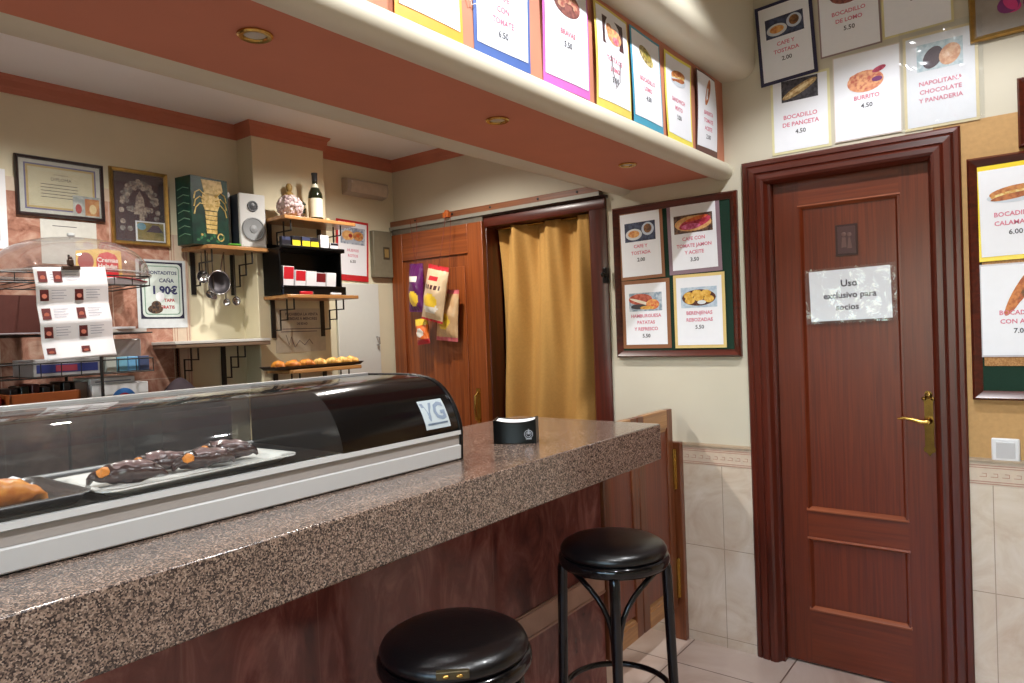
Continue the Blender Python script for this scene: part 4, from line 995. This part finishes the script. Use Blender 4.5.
build('handle', MB().tube([(0, .03, 0), (0, .022, -.02), (0, .008, -.09)], .003, 8), STEEL, t)
rim = [(0, .055*math.cos(2*PI*k/36), -.145+.055*math.sin(2*PI*k/36)) for k in range(36)]
build('rim', MB().tube(rim, .003, 8, closed=True), STEEL, t, angle=60)
b = MB().lathe([(.053, 0), (.048, -.014), (.036, -.026), (.018, -.033), (0, -.035)], (0, 0, -.145), 28, 'X', cap=False)
build('mesh_bowl', b, plain('dark wire mesh', (70, 66, 70), .5, .5, noise=.3, nscale=700), t, angle=70)

# bottle, dried flower ball, figurine on the top pillar shelf
t = thing('wine_bottle', 'dark green bottle with white label on the top pillar shelf', 'bottle', (-2.975, 2.263, 2.053))
GLS = plain('dark bottle glass', (22, 28, 14), .08, coat=.6, noise=0)
build('glass_body', MB().lathe([(0, 0), (.033, 0), (.036, .006), (.036, .125), (.033, .145), (.018, .175), (.014, .19), (.013, .235), (.015, .238), (.015, .247), (.0, .248)], n=28, cap=False), GLS, t, angle=50)
build('label', MB().lathe([(.0366, .018), (.0366, .115)], n=28, cap=False), plain('cream label', (214, 210, 186), .5, noise=.06), t)
build('neck_label', MB().lathe([(.0196, .172), (.0148, .19)], n=20, cap=False), plain('cream label', (214, 210, 186), .5), t)
build('foil_cap', MB().lathe([(.0142, .205), (.0142, .236), (.0158, .2385), (.0158, .2475), (0, .2486)], n=20, cap=False), plain('black and silver foil', (60, 60, 62), .3, .5), t)
t = thing('flower_ball', 'pale pink ball of dried flowers on the pillar shelf', 'ornament', (-2.97, 2.105, 2.053))
fb = MB(); pr = random.Random(11)
fb.ell((0, 0, .055), (.056, .056, .053))
for k in range(170):
    a = pr.uniform(0, 2*PI); zz = pr.uniform(-.75, 1); rr = math.sqrt(1-zz*zz)
    fb.ell((.058*rr*math.cos(a), .058*rr*math.sin(a), .055+.055*zz), (.008, .008, .008), 6, 4, mi=k % 2)
build('petals', fb, [plain('dusty pink petal', (216, 200, 198), .7), plain('mauve petal', (184, 160, 160), .7)], t)
t = thing('figurine', 'small ochre figurine standing behind the dried flower ball', 'figurine', (-3.055, 2.165, 2.053))
build('body', MB().lathe([(.02, 0), (.024, .02), (.020, .06), (.026, .10), (.027, .125), (.018, .145), (.010, .152), (.016, .165), (.017, .18), (.010, .192), (0, .194)], n=20, cap=False).ell((0, -.026, .115), (.010, .010, .022)).ell((0, .026, .115), (.010, .010, .022)), two_tone('ochre glaze', (176, 146, 84), (150, 114, 60), 60, .5), t)
t = thing('small_plant', 'small dark green sprig in a pot between ball and bottle', 'plant', (-3.02, 2.205, 2.053))
build('pot', MB().lathe([(.012, 0), (.016, .03), (.017, .033), (0, .033)], n=16, cap=False), plain('dark clay', (70, 50, 40), .7), t)
pl_ = MB(); pr = random.Random(2)
for k in range(22):
    a = pr.uniform(0, 2*PI); b_ = pr.uniform(.2, 1.0)
    pl_.ell((.018*b_*math.cos(a), .018*b_*math.sin(a), .045+.06*pr.random()), (.012, .004, .006), 7, 4, rot=(pr.uniform(-1, 1), pr.uniform(-1, 1), a))
build('leaves', pl_, plain('dark leaf', (36, 48, 32), .6), t)
tag(build('candle_cup', MB().lathe([(0, 0), (.011, 0), (.012, .018), (.010, .018), (.0095, .008), (0, .008)], (-2.955, 2.318, 2.0535), 16, cap=False), plain('cream wax', (226, 206, 160), .5)), 'tiny cream candle cup beside the bottle', 'candle')

# cigarette rack with packs
t = thing('cigarette_rack', 'black two-tier cigarette rack on the middle pillar shelf', 'display rack', (-3.0, 2.18, 1.674))
bk = MB().box(-3.07, -3.062, 2.005, 2.375, 1.674, 1.93).box(-3.07, -2.93, 2.005, 2.013, 1.674, 1.90).box(-3.07, -2.93, 2.367, 2.375, 1.674, 1.90)
bk.box(-3.07, -2.905, 2.0, 2.38, 1.892, 1.9).box(-2.913, -2.905, 2.0, 2.38, 1.892, 1.912).box(-3.07, -2.90, 2.005, 2.375, 1.698, 1.706).box(-2.908, -2.90, 2.005, 2.375, 1.674, 1.716).box(-3.05, -3.044, 2.013, 2.367, 1.706, 1.892)
W('casing', bk, BLACKP, bevel=.0015)
cgp = MB()
for k in range(1, 5): cgp.box(-3.044, -2.95, 2.013+.0708*k-.001, 2.013+.0708*k+.001, 1.706, 1.74)
W('dividers', cgp, BLACKP)
def pack(loc, mats, label, grp, w_=.054, h_=.085, d_=.022, lean=0, wl=.38):
    t = thing('cigarette_pack', label, 'cigarette pack', loc, FX, grp)
    t.rotation_euler = (0, 0, FX)
    def ln(m): m.v = [(x, y*math.cos(lean)+z*math.sin(lean), -y*math.sin(lean)+z*math.cos(lean)) for x, y, z in m.v]; return m
    build('carton', ln(MB().box(-w_/2, w_/2, 0, d_, 0, h_)), mats[0], t, bevel=.0012)
    build('front_panel', ln(MB().box(-w_*.46, w_*.46, -.0008, 0, h_*(wl+.03), h_*.97)), mats[1], t, smooth=False)
    build('warning_label', ln(MB().box(-w_*.46, w_*.46, -.0009, 0, h_*.03, h_*wl)), mats[2], t, smooth=False)
    return t
def pp(c): return plain('pack print', c, .35, noise=0, coat=.3)
Wp, Rp, Kp, Yp, Dp, Bp = pp((234, 232, 236)), pp((196, 30, 44)), pp((30, 28, 36)), pp((226, 206, 50)), pp((110, 20, 30)), pp((60, 66, 96))
gt, gl_ = 'cigarette packs on the upper tier', 'cigarette packs on the lower tier'
ups = [(2.055, Kp, Bp, Kp, 'dark violet cigarette pack, leftmost of the upper tier'), (2.113, Kp, Kp, Yp, 'black and yellow cigarette pack, second on the upper tier'), (2.170, Kp, Bp, Yp, 'black and yellow cigarette pack, middle of the upper tier'), (2.222, Kp, Kp, Yp, 'black and yellow cigarette pack beside the white ones on the upper tier'), (2.283, Wp, Wp, Wp, 'tall white cigarette pack on the upper tier'), (2.343, Wp, Kp, Wp, 'short white cigarette pack at the right end of the upper tier')]
for i, (y, a, b_, c, lab) in enumerate(ups):
    pack((-2.94, y, 1.9015), [a, b_, c], lab, gt, .050, .080 if i == 4 else (.044 if i == 5 else (.062 if i else .056)), wl=.66)
los = [(2.058, Wp, Rp, Wp, 'large red and white cigarette pack, leftmost of the lower tier', .105), (2.128, Wp, Rp, Wp, 'red and white cigarette pack, second on the lower tier', .088), (2.192, Wp, Wp, Wp, 'all-white cigarette pack in the middle of the lower tier', .085), (2.250, Wp, Dp, Wp, 'dark red cigarette pack on the lower tier', .08), (2.315, Wp, Wp, Wp, 'white cigarette pack at the right end of the lower tier', .082)]
for i, (y, a, b_, c, lab, h_) in enumerate(los):
    pack((-2.945, y, 1.7075), [a, b_, c], lab, gl_, .060, h_, lean=-.12)
tag(build('tobacco_tin', MB().box(-2.96, -2.93, 1.999+.02, 2.06, 1.6735, 1.713), Bp, bevel=.002), 'small dark blue tobacco box at the left end of the rack shelf', 'box')
tag(build('lighter', MB().box(-2.905, -2.89, 2.09, 2.16, 1.6735, 1.688).box(-2.903, -2.892, 2.16, 2.168, 1.675, 1.687, 1), [Rp, STEEL], bevel=.002), 'red lighter lying in front of the cigarette rack', 'lighter')
tag(build('lighter', MB().box(-2.898, -2.888, 2.27, 2.335, 1.6735, 1.684), Wp, bevel=.002), 'white lighter lying in front of the cigarette rack', 'lighter')

# pastry tray on the lowest shelf
tag(tray('pastry_board', '', (-2.96, 2.20, 1.3095), .075, .27, .014, .008, plain('dark tray', (50, 40, 36), .4), 0, r=.02), 'long dark tray of pastries on the lowest pillar shelf', 'tray')
pr = random.Random(4)
for k, (y, m_, lab) in enumerate(((1.985, CRO, 'brown pastry at the left end of the wall shelf tray'), (2.065, CRO, 'second pastry from the left on the wall shelf tray'), (2.145, CRO, 'third pastry from the left on the wall shelf tray'), (2.225, CROL, 'pale pastry in the middle of the wall shelf tray'), (2.305, CROL, 'yellow pastry third from the right end of the wall shelf tray'), (2.372, CROL, 'yellow pastry second from the right end of the wall shelf tray'), (2.43, CROL, 'yellow pastry at the right end of the wall shelf tray'))):
    gold_pastry((-2.945, y, 1.3165), R(10+14*(k % 3)), lab, .09, .020, m_, 'pastries on the wall shelf tray', bend=.7)

# sheet with signature on the pillar
t = thing('wall_notice', 'printed notice with large signature on the pillar between two shelves', 'notice', (-3.0885, 2.222, 1.498), FX)
build('sheet', MB().box(-.15, .155, -.0012, 0, -.11, .115), plain('off-white notice', (196, 186, 168), .6), t, smooth=False)
tx = MB().text('PROHIBIDA LA VENTA', .020, .01, .085, -.0018, bold=.0006).text('BEBIDAS A MENORES', .020, .01, .062, -.0018, bold=.0006).text('DE EDAD', .016, .01, .036, -.0018, bold=.0006)
tx.box(-.11, .13, -.0018, -.0013, .008, .012).box(-.12, .10, -.0018, -.0013, -.006, -.002)
build('lettering', tx, plain('grey violet ink', (96, 84, 96), .6, noise=0), t, smooth=False)
build('signature', MB().tube([(-.09, -.002, -.02), (-.075, -.002, -.07), (-.06, -.002, -.03), (-.04, -.002, -.085), (-.01, -.002, -.05), (.02, -.002, -.075), (.05, -.002, -.045), (.07, -.002, -.07)], .0014, 5), plain('grey violet ink', (96, 84, 96), .6, noise=0), t)

# red menu poster, grey box, white cupboard, emergency light right of the pillar
t = card((XB+.006, 2.69, 1.955), FX, .235, .35, (196, 36, 42), 'eggs', ['HUEVOS', 'ROTOS'], '6.50', 'red-bordered menu card on the cream wall right of the pillar', tilt=R(2), bw=.014, bwb=.034, psz=(.75, .32), pz=.25, bend=.004)
t = thing('fuse_box', 'grey flat fuse box on the wall in the corner by the sliding door', 'fuse box', (XB+.001, 2.903, 1.945), FX)
build('casing', MB().box(-.075, .075, -.035, 0, -.14, .14), plain('olive-grey plastic', (124, 118, 98), .5), t, bevel=.004)
build('window', MB().box(-.0, .05, -.037, -.035, -.03, .045).box(.008, .042, -.038, -.037, -.018, .032, 1), [plain('dark seal', (70, 60, 44), .4), plain('ochre label', (146, 122, 74), .5)], t, bevel=.001)
t = thing('wall_cupboard', 'tall white cupboard door with small handle on the wall right of the pillar', 'cupboard', (XB+.001, 2.71, .1), FX)
build('door', MB().box(-.155, .155, -.02, 0, 0, 1.665), plain('white painted board', (218, 220, 214), .45, noise=.01), t, bevel=.004)
build('handle', MB().tube([(.125, -.021, 1.30), (.125, -.045, 1.305), (.125, -.045, 1.345), (.125, -.021, 1.35)], .004, 8), STEEL, t)
t = thing('emergency_light', 'small white oblong emergency light high on the wall right of the pillar', 'emergency light', (XB+.001, 2.79, 2.325), FX)
build('housing', MB().prism([(0, -.05), (-.05, -.036), (-.062, .0), (-.055, .04), (0, .05)], -.155, .155, 'X'), plain('aged white plastic', (176, 168, 158), .4), t, bevel=.004)
build('lens', MB().prism([(-.052, -.036), (-.0635, .0), (-.058, .03), (-.054, .03), (-.058, 0), (-.048, -.034)], -.13, .14, 'X'), plain('milky lens', (196, 186, 170), .3), t)
build('power_lamp', MB().ell((-.125, -.060, .022), (.008, .005, .008)), plain('clear knob', (222, 218, 214), .2), t)

# ------------------------------------------------------------------ back counter and wire rack
t = thing('back_counter', 'dark back counter under the shelves behind the bar', 'counter', (-2.93, .3, 0))
W('cabinet', MB().box(XB+.01, -2.62, YS+.3, 1.95, 0, .88), wood('dark cabinet', (52, 28, 22), (74, 40, 30), axis='Z'), bevel=.003)
W('worktop', MB().box(XB+.01, -2.58, YS+.28, 1.97, .88, .92), plain('dark stone', (60, 52, 48), .3, noise=.2, nscale=120), bevel=.004)
RX0, RX1, RY0, RY1 = -3.13, -2.80, .55, 1.325
t = thing('wire_rack', 'black wire rack with baskets and papers on the back counter', 'rack', (-2.965, .94, .9205))
for x in (RX0, RX1):
    for y in (RY0+.12, RY1-.19): W('upright', MB().tube([(x, y, .9205), (x, y, 1.70)], .006, 8), BLACKW)
def wshelf(z, h):
    m = MB()
    for zz in ((z, z+h) if h else (z,)):
        m.tube([(RX0, RY0, zz), (RX1, RY0, zz), (RX1, RY1, zz), (RX0, RY1, zz)], .003, 6, closed=True)
    y = RY0
    while y <= RY1+.001:
        m.tube([(RX0, y, z), (RX1, y, z)], .0018, 5)
        if h: m.tube([(RX1, y, z), (RX1, y, z+h)], .0018, 5)
        y += .0645
    W('wire_basket', m, BLACKW)
wshelf(1.688, .035); wshelf(1.505, 0); wshelf(1.355, .05); wshelf(1.225, .0)
def flat(name, label, cat, x0, x1, y0, y1, z, h, mat, rz=0, grp=None, **k):
    cx, cy = (x0+x1)/2, (y0+y1)/2
    o = build(name, MB().box(x0-cx, x1-cx, y0-cy, y1-cy, 0, h), mat, **k)
    o.location = (cx, cy, z); o.rotation_euler = (0, 0, rz)
    return tag(o, label, cat, grp)
P1 = plain('magazine paper', (214, 212, 208), .5); MG = plain('magazine red', (150, 30, 50), .4)
t = thing('magazine', 'folded red and white magazine lying in the top wire basket', 'magazine', (-2.90, 1.20, 1.694), R(6))
build('pages', MB().grid(lambda u, v: ((u-.5)*.17, (v-.5)*.24, .004+.016*math.sin(PI*v*.9+.2)), 6, 12), WHITE, t, solid=.004)
build('cover', MB().grid(lambda u, v: (.055+(u-.5)*.07, (v*.5)*.24, .009+.016*math.sin(PI*(.5+v*.5)*.9+.2)), 4, 8), MG, t, solid=.003)
flat('paper_stack', 'stack of white papers on the middle wire shelf by the poster', 'papers', -3.05, -2.80, 1.08, 1.30, 1.509, .012, P1, R(4))
flat('paper_stack', 'upper white papers lying askew on the middle wire shelf', 'papers', -3.02, -2.80, 1.09, 1.27, 1.5215, .008, WHITE, R(-5))
flat('paper_sheet', 'pale grey sheet sticking out at the left of the middle wire shelf', 'papers', -3.0, -2.76, .62, .93, 1.510, .004, plain('grey-violet card', (176, 168, 176), .5), R(5))
# contents of the lower shelves
BRN = plain('dark maroon box', (58, 24, 26), .6); 
flat('storage_box', 'dark brown box at the back of the top wire shelf', 'box', -3.11, -2.98, .60, .80, 1.694, .05, BRN, bevel=.002)
flat('storage_box', 'maroon carton behind the dessert menu on the middle shelf', 'box', -3.10, -2.95, .60, 1.02, 1.5145, .14, plain('brown maroon board', (84, 40, 32), .7), bevel=.002)
t = thing('tablet_carton', 'grey carton with blue and red band on the lower wire basket', 'box', (-2.93, 1.03, 1.358), 0)
build('carton', MB().box(-.09, .11, -.11, .11, 0, .06), plain('grey board', (166, 164, 166), .5), t, bevel=.002)
build('blue_band', MB().box(.110, .1108, -.10, .10, .012, .042), plain('navy print', (40, 50, 110), .5), t, smooth=False)
build('red_print', MB().box(.1108, .1114, -.04, .03, .016, .038), plain('dull red print', (140, 50, 66), .5), t, smooth=False)
flat('clear_container', 'frosted plastic container on the lower wire basket', 'container', -3.05, -2.86, 1.15, 1.31, 1.358, .125, clear('frosted plastic', (206, 206, 206), opacity=.45, rough=.2), bevel=.006)
for i, (y, c) in enumerate(((1.175, (190, 196, 190)), (1.215, (120, 180, 206)), (1.255, (110, 170, 214)), (1.297, (70, 84, 120)))):
    flat('sachet_box', ['pale grey', 'pale blue', 'sky blue', 'dark blue'][i]+' sachet box in the lower wire basket', 'box', -2.845, -2.812, y-.018, y+.018, 1.359, .055, plain('sachet print', c, .4), bevel=.002, grp='sachet boxes in the basket')
def sticker_box(y0, y1, x0, x1, z, h, label, logo):
    t = thing('white_box', label, 'box', ((x0+x1)/2, (y0+y1)/2, z), 0)
    a, b_ = (x1-x0)/2, (y1-y0)/2
    build('carton', MB().box(-a, a, -b_, b_, 0, h), plain('white carton', (206, 208, 210), .4), t, bevel=.003)
    if logo:
        m = MB(); m.lathe([(.0, a+.0006), (.045, a+.0006)], (0, .01, h*.25), 24, 'X', cap=False); build('blue_emblem', m, plain('blue print', (50, 110, 180), .4), t, smooth=False)
        m = MB(); m.lathe([(.0, a+.0012), (.026, a+.0012)], (0, .01, h*.25), 24, 'X', cap=False); build('red_emblem', m, plain('crimson print', (180, 40, 60), .4), t, smooth=False)
    else: build('print_line', MB().box(a, a+.0006, -b_*.8, b_*.8, h*.3, h*.5), plain('grey print', (120, 124, 140), .4), t, smooth=False)
    return t
sticker_box(1.11, 1.315, -3.0, -2.83, 1.2285, .085, 'white box with round blue and red emblem on the lowest wire shelf', True)
sticker_box(1.11, 1.27, -3.0, -2.84, 1.3140, .024, 'flat white box lying on the box with the emblem', False)
flat('storage_box', 'small grey carton left of the emblem box on the lowest shelf', 'box', -3.02, -2.86, 1.066, 1.106, 1.2285, .10, plain('grey beige carton', (120, 108, 100), .6), bevel=.002)
t = thing('shallow_crate', 'shallow orange-rimmed crate of dark packets on the lowest wire shelf', 'crate', (-2.93, .95, 1.2285), 0)
m = MB().box(-.10, .13, -.11, .11, 0, .006)
for a in ((.122, .13, -.11, .11), (-.10, -.092, -.11, .11), (-.10, .13, -.11, -.102), (-.10, .13, .102, .11)): m.box(*a, 0, .075)
build('walls', m, plain('orange-brown board', (172, 92, 44), .5), t, bevel=.002)
for k in range(6):
    flat('snack_packet', ['black', 'dark green', 'dark red', 'black and grey', 'dark brown', 'charcoal'][k]+' packet standing in the shallow crate', 'packet', -2.99+.0, -2.86, .86+.033*k, .885+.033*k, 1.2355, .085+.006*(k % 3), plain('dark packet', [(20, 20, 24), (22, 34, 28), (70, 20, 26), (44, 44, 48), (50, 32, 26), (34, 32, 36)][k], .35), grp='packets in the crate', bevel=.004)
flat('red_carton', 'red carton at the left end of the lowest wire shelf', 'box', -2.98, -2.83, .72, .825, 1.2285, .075, plain('red print board', (140, 28, 34), .4), bevel=.003)
flat('red_carton', 'dark red carton standing behind the red one, at the left picture edge', 'box', -3.08, -2.99, .60, .80, 1.2285, .11, plain('maroon print board', (92, 22, 30), .5), bevel=.003)
tag(build('folded_cloth', MB().grid(lambda u, v: (-3.16+.24*u, 1.40+.30*v, 1.17+.135*math.sin(PI*u)**.4*math.sin(PI*v)**.5*(.8+.2*math.sin(7*u+9*v))), 16, 18), plain('dark plum cloth', (44, 32, 40), .8, noise=.2, nscale=30), angle=180, solid=.004), 'dark crumpled cloth heaped on a carton behind the bar', 'cloth')
flat('storage_box', 'tall dark carton on the back counter under the crumpled cloth', 'box', -3.17, -2.91, 1.40, 1.71, .9205, .25, BRN, bevel=.003)

# cake dome with dessert menu clipped on
t = thing('cake_dome', 'clear plastic cake dome on a steel stand above the dessert menu', 'cake dome', (-2.965, 1.115, 1.7265))
dm = []
for k in range(15):
    a = PI/2*k/14; dm.append((.262*math.cos(a)**.8 if k < 14 else 0, .012+.135*math.sin(a)))
build('dome', MB().lathe(dm, n=48, cap=False), clear('clear dome plastic', (240, 238, 238), opacity=.07, rough=.04), t, angle=80)
build('rim', MB().lathe([(.258, .0), (.268, .0), (.270, .006), (.262, .012), (.258, .006), (.258, .0)], n=48, cap=False), clear('clear rim plastic', (220, 218, 218), opacity=.2, rough=.1), t)
build('knob', MB().lathe([(.006, .145), (.006, .152), (.014, .158), (.014, .166), (0, .170)], n=18, cap=False), plain('frosted cap', (180, 184, 186), .4), t)
# red and yellow cardboard display behind the dome
t = thing('advert_card', 'yellow card with red arched emblem standing behind the cake dome', 'display card', (-3.10, 1.290, 1.730), FX)
build('card', MB().prism([(-.115, 0), (.065, 0), (.062, .125), (-.03, .128), (-.11, .115)], -.002, 0, 'Y'), plain('yellow board', (222, 184, 92), .5), t, smooth=False)
rd = MB().prism([(-.035, .012), (.05, .012), (.05, .085), (.038, .108), (.008, .118), (-.022, .108), (-.035, .085)], -.0028, -.002, 'Y').flatell(-.075, .075, .03, .036, -.0026, mi=1)
build('emblem', rd, [plain('bright red print', (200, 36, 44), .45), plain('dull red print', (160, 70, 66), .5)], t, smooth=False)
build('lettering', MB().text('Cremas', .026, .008, .083, -.0032, bold=.0008).text('Heladas', .024, .008, .058, -.0032, bold=.0008), plain('white print', (236, 226, 220), .5, noise=0), t, smooth=False)
# dessert menu strip
t = thing('dessert_menu', 'long white concertina dessert menu with small photos clipped under the dome', 'menu card', (-2.680, 1.000, 1.735), FX+R(-3), tilt=R(-2.5))
def zig(v): return .012*abs(((v*5) % 2)-1)
wdt, hgt = .222, .315
build('sheet', MB().grid(lambda u, v: ((u-.5)*wdt, -zig(v)-.02*(1-v)**2, -hgt*(1-v)), 4, 40), plain('bright white card', (244, 243, 248), .5, noise=0), t, angle=30, solid=.0008)
ph_ = MB(); ln_ = MB()
for r_ in range(5):
    for c_ in range(2):
        if r_ == 1 and c_ == 1: pass
        v = 1-(r_+.5)/5; z = -hgt*(1-v); x = -.088+c_*(.045 if r_ == 0 else .105)
        yb = lambda zz: -zig(1+zz/hgt)-.02*(zz/hgt)**2-.0022
        s = .55 if r_ == 4 else 1
        ph_.add([(x-.013, yb(z-.02*s), z-.02*s), (x+.013, yb(z-.02*s), z-.02*s), (x+.013, yb(z+.018*s), z+.018*s), (x-.013, yb(z+.018*s), z+.018*s)], [(0, 1, 2, 3)], 0)
        ph_.flatell(x, z-.004, .008, .008*s, yb(z-.004)-.0012, 12, 1)
        if r_ < 4:
            for q in range(4): zz = z+.014-.009*q; ln_.add([(x+.022, yb(zz), zz), (x+.066-.008*(q % 2), yb(zz), zz), (x+.066-.008*(q % 2), yb(zz+.002), zz+.002), (x+.022, yb(zz+.002), zz+.002)], [(0, 1, 2, 3)])
build('photos', ph_, [plain('maroon photo print', (104, 44, 46), .5), plain('dessert print', (206, 120, 100), .5)], t, smooth=False)
build('lettering', ln_, plain('pale violet ink', (170, 168, 186), .6, noise=0), t, smooth=False)
build('clip', MB().box(-.028, .028, -.016, .004, -.010, .004).box(-.008, .008, -.018, .004, .004, .026).ell((0, -.010, .030), (.007, .007, .007)), plain('dark bronze clip', (74, 56, 48), .4, .5), t, bevel=.002)
tag(build('menu_stand', MB().tube([(-2.686, 1.000, 1.70), (-2.686, 1.000, 1.778)], .004, 8).tube([(-2.686, 1.000, 1.70), (-2.795, 1.005, 1.70)], .004, 8), BLACKW), 'thin black wire holding the dessert menu off the rack', 'stand')

# ------------------------------------------------------------------ lamps of the place, with one added for fill
def lamp(name, loc, power, col, rad=.05, spot_=None, blend=.6):
    d = bpy.data.lights.new(name, 'SPOT' if spot_ else 'POINT'); d.energy = power; d.color = col; d.shadow_soft_size = rad
    if spot_: d.spot_size = R(spot_); d.spot_blend = blend
    o = bpy.data.objects.new(name, d); COL.objects.link(o); o.location = loc
    return o
WW = (1, .95, .88); CW = (.96, .975, 1)
for y in (-1.5, .75, 1.95): lamp('room_and_fill_lamp', (-.30, y, 3.08), 125, CW, .03, 124, .25)  # the rearmost one is added as general fill behind the camera
for y in (-.6, 1.05, 2.32): lamp('bar_lamp', (-2.42, y, 2.505), 82, WW, .03, 152, .7)
wd_ = bpy.data.worlds.new('daylight'); SC.world = wd_; wd_.use_nodes = True
wn = wd_.node_tree
bgn = wn.nodes['Background']; sk = wn.nodes.new('ShaderNodeTexSky'); sk.sky_type = 'HOSEK_WILKIE' if False else sk.sky_type
bgn.inputs['Strength'].default_value = 1.6
try:
    sk.sky_type = 'NISHITA'; sk.sun_disc = False; sk.sun_elevation = R(25); sk.sun_rotation = R(0)
except Exception: pass
wn.links.new(sk.outputs[0], bgn.inputs['Color'])

# ------------------------------------------------------------------ camera
cam = bpy.data.cameras.new('camera'); co = bpy.data.objects.new('camera', cam); COL.objects.link(co)
cam.sensor_fit = 'HORIZONTAL'; cam.sensor_width = 36; cam.lens = 701.013*36/1024; cam.clip_start = .02
right = Vector((.79267914, .60841668, -.03858653)); down = Vector((-.02042539, -.0367538, -.99911559)); fwd = Vector((-.6092968, .79276623, -.01670682))
Mx = Matrix((( right.x, -down.x, -fwd.x, 0), (right.y, -down.y, -fwd.y, 0), (right.z, -down.z, -fwd.z, 1.46), (0, 0, 0, 1)))
co.matrix_world = Mx
SC.camera = co
SC.view_settings.view_transform = 'Standard'; SC.view_settings.look = 'None'; SC.view_settings.gamma = 1
SC.view_settings.use_curve_mapping = False
SC.view_settings.exposure = -0.22
SC.cycles.use_denoising = True
SC.cycles.max_bounces = 8
SC.cycles.transparent_max_bounces = 12
SC.cycles.caustics_reflective = False; SC.cycles.caustics_refractive = False
